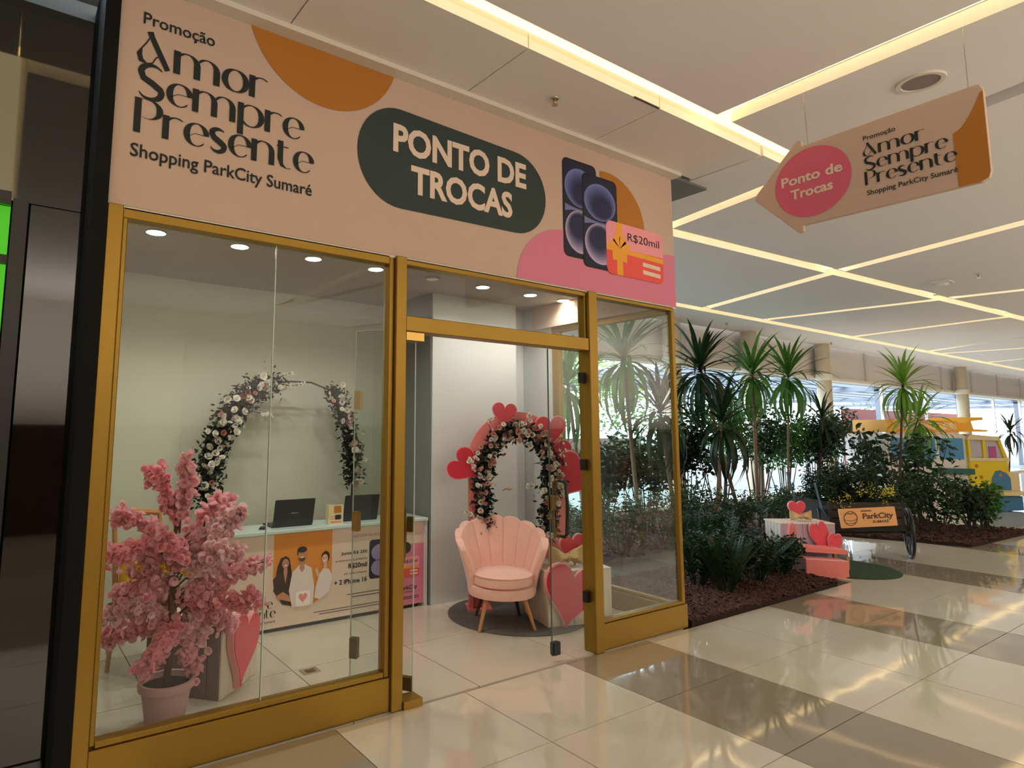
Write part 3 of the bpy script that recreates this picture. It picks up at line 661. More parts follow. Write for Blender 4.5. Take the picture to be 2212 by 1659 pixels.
# ---- flowers shared meshes
def blossom_mesh(m, r=1, sub=2, amp=.28, sd=1):
    import bmesh
    rnd = random.Random(sd); bm = bmesh.new(); bmesh.ops.create_icosphere(bm, subdivisions=sub, radius=r)
    ph = [rnd.uniform(0, 6) for _ in range(6)]
    for v in bm.verts:
        p = v.co.normalized(); k = math.sin(p.x * 7 + ph[0]) * math.sin(p.y * 7 + ph[1]) + math.sin(p.z * 8 + ph[2]) * math.sin(p.x * 5 + p.y * 6 + ph[3]); v.co *= 1 + amp * k * .6 + rnd.uniform(-.08, .08)
    for f in bm.faces: f.smooth = True
    me = bpy.data.meshes.new('bloom'); bm.to_mesh(me); bm.free(); me.materials.append(m); return me
def rose_mesh(m, sd=1):
    """cupped petals wrapped round a bud, facing +z"""
    rnd = random.Random(sd); mb = MB()
    for ring, (n, R, H, op) in enumerate(((3, .35, .9, .1), (4, .62, .75, .35), (5, .95, .5, .8))):
        for k in range(n):
            a = 2 * PI * k / n + ring * .6 + rnd.uniform(-.15, .15); w = 1.15 * PI / n
            vs = []
            for j in (0, .5, 1):
                for i in (-1, -.33, .33, 1):
                    aa = a + i * w; r = R * (.25 + .75 * j ** .7) + op * .15 * j + (.06 if abs(i) < .5 else 0)
                    vs.append((r * math.cos(aa), r * math.sin(aa), H * j - (.12 if abs(i) == 1 and j == 1 else 0)))
            mb.add(vs, [(j * 4 + i, j * 4 + i + 1, j * 4 + i + 5, j * 4 + i + 4) for j in range(2) for i in range(3)])
    return tomesh(mb, m)
ROSES = [rose_mesh(ROSEW, 1), rose_mesh(ROSEW, 2), rose_mesh(ROSEP, 3), rose_mesh(ROSED, 4)]
def leafcloud(mb, pts, size, n, rnd, spread, long=1.9):
    """n folded leaves scattered round the centre points"""
    for _ in range(n):
        c = rnd.choice(pts) if not callable(pts) else pts()
        d = Vector((rnd.gauss(0, 1), rnd.gauss(0, 1), rnd.gauss(0, 1)))
        if d.length < .01: continue
        p = Vector(c) + d.normalized() * spread * rnd.random() ** .5
        ax = Vector((rnd.gauss(0, 1), rnd.gauss(0, 1), rnd.gauss(-.2, .7))).normalized(); sd = ax.cross(Vector((rnd.gauss(0, 1), rnd.gauss(0, 1), rnd.gauss(0, 1)))).normalized(); nn = ax.cross(sd)
        s = size * rnd.uniform(.7, 1.25); l = s * long
        n0 = len(mb.v)
        mb.v += [tuple(p), tuple(p + ax * l * .45 + sd * s * .42 + nn * s * .12), tuple(p + ax * l - nn * s * .1), tuple(p + ax * l * .45 - sd * s * .42 + nn * s * .12), tuple(p + ax * l * .5)]
        mb.f += [(n0, n0 + 1, n0 + 4), (n0 + 1, n0 + 2, n0 + 4), (n0 + 2, n0 + 3, n0 + 4), (n0 + 3, n0, n0 + 4)]
def interp(path, s):
    n = len(path) - 1; f = min(max(s, 0), .9999) * n; i = int(f); f -= i
    return tuple(path[i][k] + (path[i + 1][k] - path[i][k]) * f for k in range(len(path[0])))
def garland(t, paths, fr, w, nflow, nleaf, rnd, sizes=(.022, .032), mixw=.65, spread=None, flat=.05):
    mb = MB(); tb = MB()
    for P in paths:
        pts = [fr(*interp(P, i / 24), 0.0) for i in range(25)]
        tb.tube(pts, .012, 6)
    tb.build('hoop', BLACKM, t)
    tot = 0
    for P in paths:
        def rp(P=P):
            a, b = interp(P, rnd.random()); return fr(a + rnd.gauss(0, w * .42), b + rnd.gauss(0, w * .42), rnd.uniform(-flat, flat))
        leafcloud(mb, rp, .03, nleaf // len(paths), rnd, .03)
    mb.build('foliage', LEAFG, t, kind='stuff', fix=False)
    for P in paths:
        for _ in range(nflow // len(paths)):
            a, b = interp(P, rnd.random()); k = 0 if rnd.random() < .7 else 1
            q = fr(a + rnd.gauss(0, w * .5), b + rnd.gauss(0, w * .5), rnd.uniform(.03, .03 + flat))
            me = ROSES[0 if rnd.random() < .5 else 1] if rnd.random() < mixw else ROSES[rnd.choice((2, 2, 3))]
            v = Vector(fr(0, 0, 1)) - Vector(fr(0, 0, 0)); v += Vector((rnd.gauss(0, .5), rnd.gauss(0, .5), rnd.gauss(0, .5)))
            meshobj('flower', me, q, t, rot=v.to_track_quat('Z', 'Y').to_euler(), scale=rnd.uniform(*sizes))
# garland hoop behind the counter
rnd = random.Random(11)
gt = thing('flower_hoop', 'round hoop with dark leaves and white roses standing behind the reception counter', 'flower hoop', (2.15, 5.5, 0))
FG = frame_y(5.5)
gp = [[(1.47, 1.02), (1.50, 1.25), (1.56, 1.5), (1.68, 1.75), (1.85, 1.92), (2.05, 2.0)], [(2.62, 1.95), (2.72, 1.80), (2.80, 1.6), (2.85, 1.35), (2.86, 1.1)]]
garland(gt, gp[:1], FG, .12, 85, 2600, rnd, (.02, .032), .85)
garland(gt, gp[1:], FG, .085, 50, 1500, rnd, (.018, .03), .9)
MB().tube([FG(1.47, 1.02, 0), FG(1.5, .5, 0), FG(1.6, .02, 0)], .012, 6).tube([FG(2.86, 1.1, 0), FG(2.84, .5, 0), FG(2.75, .02, 0)], .012, 6).tube([FG(2.05, 2.0, 0), FG(2.2, 2.02, 0), FG(2.4, 2.02, 0), FG(2.62, 1.95, 0)], .008, 6).tube([FG(1.4, .012, 0), FG(2.95, .012, 0)], .012, 6).build('stand', BLACKM, gt)
for P in ([(2.05, 2.0), (2.2, 1.98), (2.32, 2.0)], [(1.95, 1.95), (2.1, 2.06), (2.2, 2.10)], [(1.8, 1.75), (1.95, 1.72), (2.02, 1.70)]):
    MB().tube([FG(a, b, .02) for a, b in P], .004, 5).build('stem', TWIG, gt)
    for s in (.45, .6, .75, .9, 1): a, b = interp(P, s); meshobj('flower', ROSES[0], FG(a, b + rnd.uniform(-.015, .015), .03), gt, rot=(1.2, 0, rnd.random()), scale=.016)

# ---- pink heart photo arch
AO = Vector(hz(1012, 1316)); AANG = math.radians(-31)
FA = frame_dir(AO, AANG); S = 233.
def ap(px, py): return ((px - 1012) / S, (1316 - py) / S)
ar = thing('photo_arch', 'coral pink arch board with flowers and glossy hearts behind the velvet chair', 'photo arch', tuple(AO))
R0 = .44; H0 = 1.32; bw = .17
outer = [(0, 0), (0, H0)] + [(R0 - R0 * math.cos(PI * i / 32), H0 + R0 * math.sin(PI * i / 32)) for i in range(1, 32)] + [(2 * R0, H0), (2 * R0, 0)]
inner = [(bw, 0), (bw, H0)] + [(R0 - (R0 - bw) * math.cos(PI * i / 32), H0 + (R0 - bw) * math.sin(PI * i / 32)) for i in range(1, 32)] + [(2 * R0 - bw, H0), (2 * R0 - bw, 0)]
mb = MB(); n = len(outer)
vs = [FA(a, b, t) for t in (-.03, .03) for a, b in outer + inner]
fs = []
for i in range(n - 1):
    fs += [(i, i + 1, n + i + 1, n + i), (2 * n + i, 2 * n + n + i, 2 * n + n + i + 1, 2 * n + i + 1), (i, 2 * n + i, 2 * n + i + 1, i + 1), (n + i, n + i + 1, 3 * n + i + 1, 3 * n + i)]
fs += [(0, n, 3 * n, 2 * n), (n - 1, 3 * n - 1, 4 * n - 1, 2 * n - 1)]
mb.add(vs, fs); mb.build('arch_board', CORAL, ar)
MB().prism([(-.02, 0), (.20, 0), (.20, .03), (-.02, .03)], FA, -.1, .12).build('foot', CORAL_D, ar); MB().prism([(2 * R0 - .2, 0), (2 * R0 + .02, 0), (2 * R0 + .02, .03), (2 * R0 - .2, .03)], FA, -.1, .12).build('foot', CORAL_D, ar)
MB().prism([(-.005, .03), (.03, .03), (.03, .33), (-.005, .4)], FA, .03, .11).build('brace', CORAL_D, ar)
for (px, py, w, rot, dz) in ((1087, 914, .215, -.1, .05), (1188, 948, .27, .05, .05), (1006, 1024, .30, .95, .06), (1232, 1045, .40, -.55, .07), (1205, 1000, .26, .2, .02)):
    a, b = ap(px, py)
    ho = MB().prism(heart(a, b, w * 1.08, rot=rot), FA, dz, dz + .02).build('heart_plaque', HEARTE, ar)
    MB().prism(heart(a, b + .003, w, rot=rot), FA, dz + .02, dz + .03).build('heart_face', HEARTR, ho)
rnd = random.Random(5)
pth = [(1045, 1158), (1040, 1100), (1038, 1050), (1050, 1000), (1078, 960), (1118, 943), (1155, 957), (1180, 1000), (1187, 1050), (1180, 1100), (1178, 1160)]
garland(ar, [[ap(*p) for p in pth]], lambda a, b, t: FA(a, b, t + .09), .085, 170, 3600, rnd, (.018, .028), .5)
for P in ([(1190, 1060), (1200, 1010), (1206, 960)], [(1185, 1090), (1205, 1050), (1212, 985)], [(1190, 1110), (1200, 1080), (1207, 1068)], [(1060, 960), (1050, 930), (1058, 918)], [(1120, 945), (1137, 925), (1138, 912)], [(1045, 1140), (1025, 1125), (1003, 1113)], [(1150, 1060), (1140, 1062), (1133, 1060)], [(1040, 1010), (1020, 1005), (1005, 1008)], [(1040, 1040), (1020, 1030), (1012, 1012)], [(1080, 1070), (1090, 1065), (1098, 1068)]):
    Q = [ap(*p) for p in P]
    MB().tube([FA(a, b, .14) for a, b in Q], .003, 5).build('stem', TWIG, ar)
    for s in (.3, .45, .6, .75, .9, 1):
        a, b = interp(Q, s); meshobj('flower', ROSES[0], FA(a + rnd.uniform(-.02, .02), b + rnd.uniform(-.015, .015), .15), ar, rot=(1.2, 0, rnd.uniform(-1, 1)), scale=rnd.uniform(.012, .02))

# ---- rug, shell chair
tag(MB().lathe((3.86, 4.30, 0), [(.60, 0), (.60, .006), (.585, .010)], 64).build('round_rug', RUG), 'round dark grey rug under the pink velvet chair', 'rug')
CO = Vector((3.58, 4.17, .01)); CA = math.radians(-30)
CM = Matrix.Translation(CO) @ Matrix.Rotation(CA, 4, 'Z')
ch = thing('armchair', 'pink velvet shell-back armchair with wooden legs on the grey rug', 'chair', tuple(CO))
def chair_back():
    mb = MB(CM); NT = 99; lobes = 9; amax = math.radians(112); rows = 9
    def P(s, h, side):
        th = PI / 2 + s * amax                      # s in -1..1, back centre at +y
        c = abs(math.sin((s * lobes / 2 + .5) * PI)) if True else 0
        ph = (s + 1) / 2 * lobes; fr_ = ph - math.floor(ph); c = math.sin(PI * fr_) ** .5 if 0 < fr_ < 1 else 0
        top = .80 - .20 * abs(s) ** 1.8 + .028 * c
        z = .25 + (top - .25) * h
        r = .27 + .115 * h ** 1.3 + (.012 * c if side else 0)
        if side == 0: r -= .075 - .035 * h + .012 * c * h
        return (r * math.cos(th) * 1.0, r * math.sin(th) * .92, z)
    vs = []; fs = []
    for side in (1, 0):
        for j in range(rows + 1):
            for i in range(NT + 1): vs.append(P(-1 + 2 * i / NT, j / rows, side))
    W = NT + 1; K = W * (rows + 1)
    for side in (0, 1):
        for j in range(rows):
            for i in range(NT):
                q = [side * K + j * W + i, side * K + j * W + i + 1, side * K + (j + 1) * W + i + 1, side * K + (j + 1) * W + i]
                fs.append(tuple(q if side == 0 else q[::-1]))
    for i in range(NT):
        fs.append((rows * W + i, rows * W + i + 1, K + rows * W + i + 1, K + rows * W + i)); fs.append((i + 1, i, K + i, K + i + 1))
    for j in range(rows):
        fs.append((j * W, K + j * W, K + (j + 1) * W, (j + 1) * W)); fs.append((j * W + NT, (j + 1) * W + NT, K + (j + 1) * W + NT, K + j * W + NT))
    return mb.add(vs, fs), P
cb, PF = chair_back(); o = cb.build('backrest', PINKV, ch, smooth='auto'); bevel(o, .012, 3)
sm = MB(CM)
for k in range(1, 9):
    s = -1 + 2 * k / 9
    sm.tube([tuple(Vector(PF(s, h, 0)) * 1.0 - Vector((0, 0, 0))) for h in (.35, .5, .65, .8, .95, 1.0)], .004, 5)
sm.build('seam', PINKV2, ch)
MB(CM).lathe((0, 0, 0), [(.235, .225), (.275, .235), (.285, .27), (.283, .315), (.26, .325)], 40).build('seat_base', PINKV, ch, smooth='auto')
MB(CM @ Matrix.Translation((0, -.045, 0))).lathe((0, 0, 0), [(.21, .325), (.243, .335), (.247, .37), (.243, .405), (.22, .418), (.12, .432), (.001, .436)], 40).build('seat_cushion', PINKV, ch, smooth='auto')
pm = MB(CM @ Matrix.Translation((0, -.045, 0)))
for zz in (.335, .404): pm.tube([(.246 * math.cos(2 * PI * i / 40), .246 * math.sin(2 * PI * i / 40), zz) for i in range(41)], .005, 5)
pm.build('piping', PINKV2, ch)
for x, y, m in ((-.19, -.19, OAK), (.19, -.19, OAK), (-.16, .17, WALNUT), (.16, .17, WALNUT)):
    MB(CM).tube([(x * .8, y * .8, .235), (x * 1.18, y * 1.18, 0)], [.021, .012], 10).build('leg', m, ch, smooth='auto', label='wooden leg' if m == OAK else 'dark rear leg')

# ---- right crate with heart and bow bag
def crate(o, ang, w, d, h, label, name='display_crate', planks=5, m=PINEW, m2=None, loc_label=None):
    t = thing(name, label, 'crate', tuple(o)); dx, dy = math.cos(ang), math.sin(ang); nx, ny = -dy, dx
    def g(a, c, z): return (o[0] + a * dx + c * nx, o[1] + a * dy + c * ny, o[2] + z)
    def bx(a0, a1, c0, c1, z0, z1, nm, mm):
        mb = MB(); vs = [g(a, c, z) for a in (a0, a1) for c in (c0, c1) for z in (z0, z1)]
        mb.add(vs, [(0, 1, 3, 2), (4, 6, 7, 5), (0, 4, 5, 1), (2, 3, 7, 6), (0, 2, 6, 4), (1, 5, 7, 3)]); return bevel(mb.build(nm, mm, t), .003, 1)
    pw = w / planks
    for i in range(planks):
        bx(i * pw + .002, (i + 1) * pw - .002, 0, .016, 0, h - .018, 'plank', m2 or m)
    pd = d / planks
    for i in range(planks):
        bx(w - .016, w, .018 + i * pd * .92, .016 + (i + 1) * pd * .92 - .004, 0, h - .018, 'plank', m)
        bx(0, .016, .018 + i * pd * .92, .016 + (i + 1) * pd * .92 - .004, 0, h - .018, 'plank', m)
    for i in range(planks): bx(i * pw - .004, (i + 1) * pw - .003, -.006, d + .006, h - .017, h, 'top_plank', m)
    return t, g
c1o = Vector((3.80, 3.86, 0)); ang1 = math.radians(-17)
cr1, g1 = crate(c1o, ang1, .60, .45, .45, 'whitewashed crate beside the pink chair, a large red heart against its front')
def heartthing(o, ang, cx, cz, w, rot, label, cat='heart', thick=.03, h=None, lean=0, frfun=None, edge=HEARTE, face=HEARTP, name='heart_cutout', inset=.0):
    fr = frfun or frame_dir(o, ang)
    t = thing(name, label, cat, tuple(fr(cx, 0, 0)), 'heart cut-outs')
    MB().prism(heart(cx, cz, w, h, rot), fr, .004, thick).build('heart_body', edge, t)
    MB().prism(heart(cx + inset, cz + .002, w * .94, (h or w) * .94, rot), fr, thick, thick + .006).build('heart_face', face, t)
    return t
fr1 = frame_dir(c1o, ang1)
heartthing(c1o, ang1, .19, .24, .52, -.22, 'large glossy red and pink heart leaning on the crate beside the pink chair', face=HEARTR, frfun=lambda a, b, t: fr1(a, b, t + .012))
bag = thing('gift_bag', 'beige fabric gift bag tied like a bow, on the crate by the pink chair', 'bag', g1(.2, .15, .452))
def bowbag(par, o, ang, w, h, m):
    fr = frame_dir(o, ang)
    for s in (-1, 1):
        nseg = 10; vs = []; fs = []
        for j in range(nseg + 1):
            u = j / nseg; hh = h * (.12 + .88 * (u ** .8)) ; zc = h * (.42 + .1 * u); th = .05 * math.sin(PI * min(u + .15, 1)) + .008
            for k in range(12):
                a = 2 * PI * k / 12; vs.append(fr(s * w / 2 * u, max(.002, zc + hh / 2 * math.sin(a) * (1 + .05 * math.sin(5 * u))), th * math.cos(a) * (1 + .3 * math.sin(3 * a + u * 5))))
        for j in range(nseg):
            for k in range(12): fs.append((j * 12 + k, j * 12 + (k + 1) % 12, (j + 1) * 12 + (k + 1) % 12, (j + 1) * 12 + k))
        fs.append(tuple(range(nseg * 12, nseg * 12 + 12)))
        MB().add(vs, fs).build('bow_half', m, par, smooth='auto')
    MB().tube([fr(0, h * .25, .0), fr(.004, h * .42, .012), fr(0, h * .6, .0)], [.02, .028, .02], 10).build('knot', m, par, smooth=True)
bo = Vector(g1(.24, .10, .45)); bowbag(bag, bo, ang1, .34, .19, KRAFT)
heartthing(Vector(g1(.33, .17, .45)), ang1, 0, .13, .26, .1, 'red heart standing behind the beige bow bag on the crate', face=HEARTR)

# ---- left crate and heart in the window
c2o = Vector((1.20, 3.93, 0)); ang2 = math.radians(43)
t2 = thing('display_crate', 'pale wooden crate standing by the window behind the pink blossom tree', 'crate', tuple(c2o))
dx, dy = math.cos(ang2), math.sin(ang2)
def g2(a, c, z): return (c2o.x + a * dx - c * dy, c2o.y + a * dy + c * dx, z)
def bx2(a0, a1, c0, c1, z0, z1, nm, mm):
    mb = MB(); vs = [g2(a, c, z) for a in (a0, a1) for c in (c0, c1) for z in (z0, z1)]
    mb.add(vs, [(0, 1, 3, 2), (4, 6, 7, 5), (0, 4, 5, 1), (2, 3, 7, 6), (0, 2, 6, 4), (1, 5, 7, 3)]); bevel(mb.build(nm, mm, t2), .003, 1)
for i in range(5):
    bx2(i * .088 + .002, (i + 1) * .088 - .002, 0, .016, 0, .43, 'plank', PINEW)
    bx2(0, .016, .018 + i * .084, .016 + (i + 1) * .084 - .003, 0, .43, 'plank', mat('shaded_pine', (120, 98, 88), rough=.8, var=.15, scale=4, stretch=(6, 6, .7)))  # same pine, this side's shade put into a darker colour
    bx2(.426, .442, .018 + i * .084, .016 + (i + 1) * .084 - .003, 0, .43, 'plank', PINEW)
    bx2(-.003 + i * .089, (i + 1) * .089 - .005, -.005, .445, .432, .45, 'top_plank', PINEW)
fr2 = frame_dir(c2o, ang2)
heartthing(c2o, ang2, .185, .235, .34, -.22, 'pink heart cut-out leaning on the crate below the blossom tree', h=.44, frfun=lambda a, b, t: fr2(a, b, t + .004), thick=.045)

# ---- wooden chair behind the tree
wc = thing('wooden_chair', 'wooden chair with yellow cushion half hidden behind the blossom tree', 'chair', (.98, 4.70, 0))
WM = Matrix.Translation((.98, 4.70, 0)) @ Matrix.Rotation(.5, 4, 'Z')
for x, y in ((-.19, -.18), (.19, -.18)): MB(WM).tube([(x * 1.1, y * 1.1, 0), (x, y, .40)], [.014, .02], 8).build('leg', WALNUT, wc)
for x in (-.18, .18): MB(WM).tube([(x * 1.1, .2, 0), (x, .18, .42), (x * 1.02, .24, 1.0)], [.014, .02, .015], 8).build('leg', OAK, wc)
bevel(MB(WM).box(-.22, .22, -.21, .21, .40, .44).build('seat', WALNUT, wc), .01)
MB(WM).tube([(-.19, .24, .98), (0, .30, 1.0), (.19, .24, .98)], [.02, .026, .02], 8).tube([(-.19, .235, .80), (0, .28, .8), (.19, .235, .80)], .014, 8).build('back_rail', OAK, wc)
MB(WM).tube([(-.19, -.18, .33), (0, -.19, .35), (.19, -.18, .33)], .016, 8).build('apron_rail', WALNUT, wc)
cu = MB(WM); cu.box(-.17, .17, .12, .20, .46, .80); o = cu.build('yellow_cushion', YEL, None); WL[o] = Vector((0, 0, 0)); bevel(o, .035, 4); tag(o, 'yellow cushion on the wooden chair behind the blossom tree', 'cushion')

# ---- potted blossom tree
TO = Vector((.865, 3.80, 0))
tr = thing('blossom_tree', 'artificial pink cherry blossom tree in a ribbed mauve pot by the window', 'tree', tuple(TO))
prof = [(.095, 0), (.10, .01), (.128, .19), (.145, .195), (.147, .235), (.13, .235), (.125, .20)]
pv = MB(); n = 48; vs = []; fs = []
for j, (r, z) in enumerate(prof):
    for k in range(n):
        rr = r * (1 - (.025 if (k % 2 and 0 < j < 3) else 0)); vs.append((TO.x + rr * math.cos(2 * PI * k / n), TO.y + rr * math.sin(2 * PI * k / n), z))
for j in range(len(prof) - 1):
    for k in range(n): fs.append((j * n + k, j * n + (k + 1) % n, (j + 1) * n + (k + 1) % n, (j + 1) * n + k))
fs.append(tuple(range(n))[::-1]); pv.add(vs, fs); pv.build('pot', POT, tr, smooth='auto')
MB().lathe((TO.x, TO.y, 0), [(.126, .205), (.10, .212), (.001, .218)], 24).build('soil', SOIL, tr)
MB().tube([(TO.x, TO.y, .2), (TO.x + .012, TO.y, .5), (TO.x - .005, TO.y + .01, .8), (TO.x + .01, TO.y, 1.12)], [.02, .018, .014, .008], 8).build('trunk', TWIG, tr, smooth=True)
SP = [[(388, 1150), (392, 1090), (408, 1045), (400, 988)], [(385, 1140), (365, 1075), (345, 1035), (325, 1018)], [(400, 1160), (440, 1120), (470, 1085), (495, 1078)], [(410, 1170), (470, 1145), (500, 1118), (525, 1105)],
      [(375, 1180), (330, 1140), (290, 1125), (245, 1108)], [(375, 1210), (320, 1180), (270, 1195), (240, 1200)], [(400, 1190), (440, 1170), (480, 1150), (500, 1130)], [(400, 1250), (450, 1240), (490, 1210), (520, 1190)],
      [(410, 1270), (480, 1255), (530, 1225), (575, 1212)], [(400, 1290), (450, 1300), (510, 1300), (555, 1295)], [(385, 1280), (340, 1260), (290, 1270), (252, 1285)], [(380, 1330), (330, 1310), (280, 1315), (228, 1335)],
      [(380, 1340), (320, 1350), (270, 1370), (222, 1385)], [(385, 1330), (365, 1370), (340, 1405), (305, 1458)], [(390, 1330), (400, 1370), (400, 1410), (418, 1450)], [(395, 1320), (420, 1340), (440, 1365), (430, 1385)],
      [(405, 1310), (440, 1330), (480, 1340), (502, 1350)], [(390, 1220), (380, 1190), (360, 1165), (340, 1150)], [(390, 1250), (360, 1235), (320, 1225), (285, 1232)], [(395, 1240), (430, 1215), (460, 1200), (480, 1185)],
      [(390, 1290), (360, 1290), (340, 1310), (310, 1300)], [(400, 1200), (390, 1215), (370, 1200), (400, 1170)], [(395, 1270), (420, 1280), (450, 1265), (470, 1280)], [(390, 1180), (410, 1195), (430, 1200), (440, 1230)],
      [(385, 1240), (350, 1200), (330, 1185), (300, 1190)], [(390, 1300), (415, 1300), (430, 1330), (460, 1310)]]
BM = [rose_mesh(m, 40 + s) for s, m in enumerate((BLOS, BLOS2, BLOS3, BLOS))]
rnd = random.Random(21)
for i, P in enumerate(SP):
    ym = 3.80 + rnd.uniform(-.26, .22); y0 = 3.80
    pts = [tuple(hy(*P[0], y0))] + [tuple(hy(p[0], p[1], y0 + (ym - y0) * (k + 1) / 3)) for k, p in enumerate(P[1:])]
    MB().tube([(TO.x, TO.y, min(max(pts[0][2] - .06, .3), 1.1))] + pts, [.007, .006, .005, .004, .003], 5).build('branch', TWIG, tr)
    # one spray = one mesh of many ruffled blossoms along its branch
    srcs = [BM[k] for k in range(4)]; mb = MB(); dat = []
    nb = 135
    for k in range(nb):
        s = rnd.random() ** .8 * .9 + .1; q = Vector(interp(pts, s)) + Vector((rnd.gauss(0, .022), rnd.gauss(0, .026), rnd.gauss(0, .022)))
        r = rnd.uniform(.016, .026)
        me = srcs[k % 4]; dd = Vector((rnd.gauss(0, 1), rnd.gauss(0, 1) - .3, rnd.gauss(0, 1) + .2)).normalized(); R = dd.to_track_quat('Z', 'Y').to_matrix()
        mb.add([tuple(q + (R @ v.co) * r) for v in me.vertices], [tuple(p.vertices) for p in me.polygons])
    mb.build('blossom_spray', (BLOS, BLOS2, BLOS, BLOS3)[(i * 7) % 4], tr, smooth=True, fix=False)
for px, py in ((300, 1225), (352, 1222), (362, 1232), (402, 1238), (412, 1240), (395, 1234)):
    q = hy(px, py, 3.72 + .04); mb = MB(); leafcloud(mb, [tuple(q)], .014, 22, rnd, .018, 1.3); mb.build('yellow_bloom', YEL, tr, fix=False, label='small yellow bloom')

# ================================================================== mall side
# ---- hanging arrow sign, seen along x = 4.31
hs = thing('hanging_arrow_sign', 'blush arrow-shaped hanging sign pointing left with a pink circle, below the ceiling', 'sign', (4.31, 1.6, 3.2))
FX = lambda a, b, t: (4.31 - t, -a, b)      # a = -y so that reading runs left to right
arrow = [(-2.255, 3.235), (-2.262, 3.205), (-1.985, 2.90), (-1.955, 2.905), (-1.955, 2.945), (-1.04, 2.94), (-1.005, 2.955), (-.995, 2.99), (-.995, 3.45), (-1.01, 3.485), (-1.04, 3.49), (-1.935, 3.482), (-1.935, 3.52), (-1.96, 3.535)]
bevel(MB().prism(arrow, FX, -.015, .015).build('panel', SIGN, hs), .003, 1)
MB().flat(ellipse(-1.885, 3.222, .235, .232), FX, .017).build('pink_circle', mat('pink_circle_print', (222, 104, 130), rough=.8, var=.04), hs)
MB().flat([(-.997, 3.44)] + [(-1.14 + .12 * (k / 10) ** .6 * 1.1, 3.25 + .19 * (k / 10)) for k in range(10, -1, -1)] + [(-1.14, 3.1), (-1.135, 2.942), (-1.04, 2.942), (-1.006, 2.957), (-.997, 2.99)], FX, .017).build('ochre_shape', OCHRE, hs)
text('Ponto de', FX, -2.075, -1.70, 3.235, 3.30, PINKP, 'lettering', hs, bold=.03, t=.019).data.materials[0] = CREAM
text('Trocas', FX, -2.02, -1.76, 3.135, 3.20, CREAM, 'lettering', hs, bold=.03, t=.019)
text('Promoção', FX, -1.575, -1.405, 3.378, 3.408, INK, 'lettering', hs, bold=.01, t=.018)
display('Amor', FX, -1.58, -1.265, 3.275, .085, INK, 'lettering', hs, t=.018)
display('Sempre', FX, -1.58, -1.165, 3.185, .085, INK, 'lettering', hs, t=.018)
display('Presente', FX, -1.583, -1.13, 3.095, .085, INK, 'lettering', hs, t=.018)
text('Shopping ParkCity Sumaré', FX, -1.576, -1.133, 3.03, 3.062, INK, 'lettering', hs, bold=.01, t=.018)
for y in (1.90, 1.06): MB().tube([(4.31, y, 3.48), (4.312, y + (.0 if y < 1.5 else .01), ZC)], .002, 5).build('wire', CHROME, hs)
# ---- sprinklers, speaker, smoke detector
def sprinkler(x, y, label):
    t = thing('fire_sprinkler', label, 'sprinkler', (x, y, ZC), 'fire sprinklers in the ceiling')
    MB().lathe((x, y, ZC - .016), [(.034, .016), (.03, .004), (.02, 0)], 16).build('escutcheon', CHROME, t, smooth=True)
    MB().lathe((x, y, ZC - .05), [(.009, .036), (.012, .02), (.008, 0)], 10).build('head', BRASS, t, smooth=True)
    MB().lathe((x, y, ZC - .056), [(.022, 0), (.022, .003)], 12).build('deflector', CHROME, t)
sprinkler(2.99, 2.90, 'chrome fire sprinkler in the white panels above the shop fascia')
p = hz(2113, 592, ZC); sprinkler(p[0], p[1], 'small dark fire sprinkler beside the smoke detector at right')
p = hz(1570, 698, ZC); sprinkler(p[0], p[1], 'tiny fire sprinkler at the ceiling edge over the garden palms')
p = hz(1795, 740, ZC); sprinkler(p[0], p[1], 'tiny fire sprinkler near the second garden column')
p = hz(1988, 176, ZC); sk = thing('ceiling_speaker', 'round grey recessed ceiling speaker above the arrow sign', 'speaker', (p[0], p[1], ZC))
MB().lathe((p[0], p[1], ZC - .012), [(.135, .012), (.13, 0), (.105, 0), (.10, .011)], 40, cap=False).build('rim', TRIMW, sk, smooth='auto')
MB().lathe((p[0], p[1], ZC - .006), [(.104, 0), (.104, .004)], 40).build('grille', mat('speaker_grille', (142, 128, 122), rough=.8, var=.2, scale=150), sk)
p = hz(2035, 608, ZC); sd_ = thing('smoke_detector', 'square white smoke detector on the ceiling at far right', 'detector', (p[0], p[1], ZC))
bevel(MB().box(p[0] - .12, p[0] + .12, p[1] - .12, p[1] + .12, ZC - .03, ZC).build('base', TRIMW, sd_), .01)
MB().lathe((p[0], p[1], ZC - .07), [(.06, 0), (.09, .04)], 20).build('dome', KWHITE, sd_, smooth='auto')

# ---- windows wall on the garden side: beam, columns, glazing bars
wb = struct('wall_garden', MB().box(4.9, 48, 8.0, 8.25, 3.03, 3.9), mat('beam_panel', (214, 204, 196), rough=.8, var=.03))
for xx in [6 + 2.93 * i for i in range(14)]:
    MB().box(xx, xx + .16, 7.96, 8.0, 3.03, 3.85).build('rib', mat('beam_rib', (206, 196, 192), rough=.8), wb)
MB().box(4.9, 48, 7.93, 8.27, 2.96, 3.03).build('ledge', TRIMW, wb)
for i, xx in enumerate((11.2, 14.1, 17.6, 27.6, 37)):
    t = thing('column', 'round cream column, %s along the garden windows' % ['first behind the palms', 'second, wrapped by palm crowns', 'third, beside the bright opening', 'fourth, beyond the pink-walled shop', 'fifth and farthest'][i], 'column', (xx, 7.75, 0))
    MB().lathe((xx, 7.75, 0), [(.17, 0), (.17, 3.85)], 24).build('shaft', mat('column_beige', (196, 182, 156), rough=.7), t, smooth='auto')
    MB().lathe((xx, 7.75, 0), [(.20, 2.9), (.20, 3.06)], 24).build('collar', TRIMW, t, smooth='auto')
wg = thing('window_5', None, None, (10, 8.1, 0), kind='structure')
for k in range(12):
    xx = 5 + k * 3.4; MB().box(xx, xx + .07, 8.08, 8.16, 0, 2.96).build('mullion', KWHITE, wg)
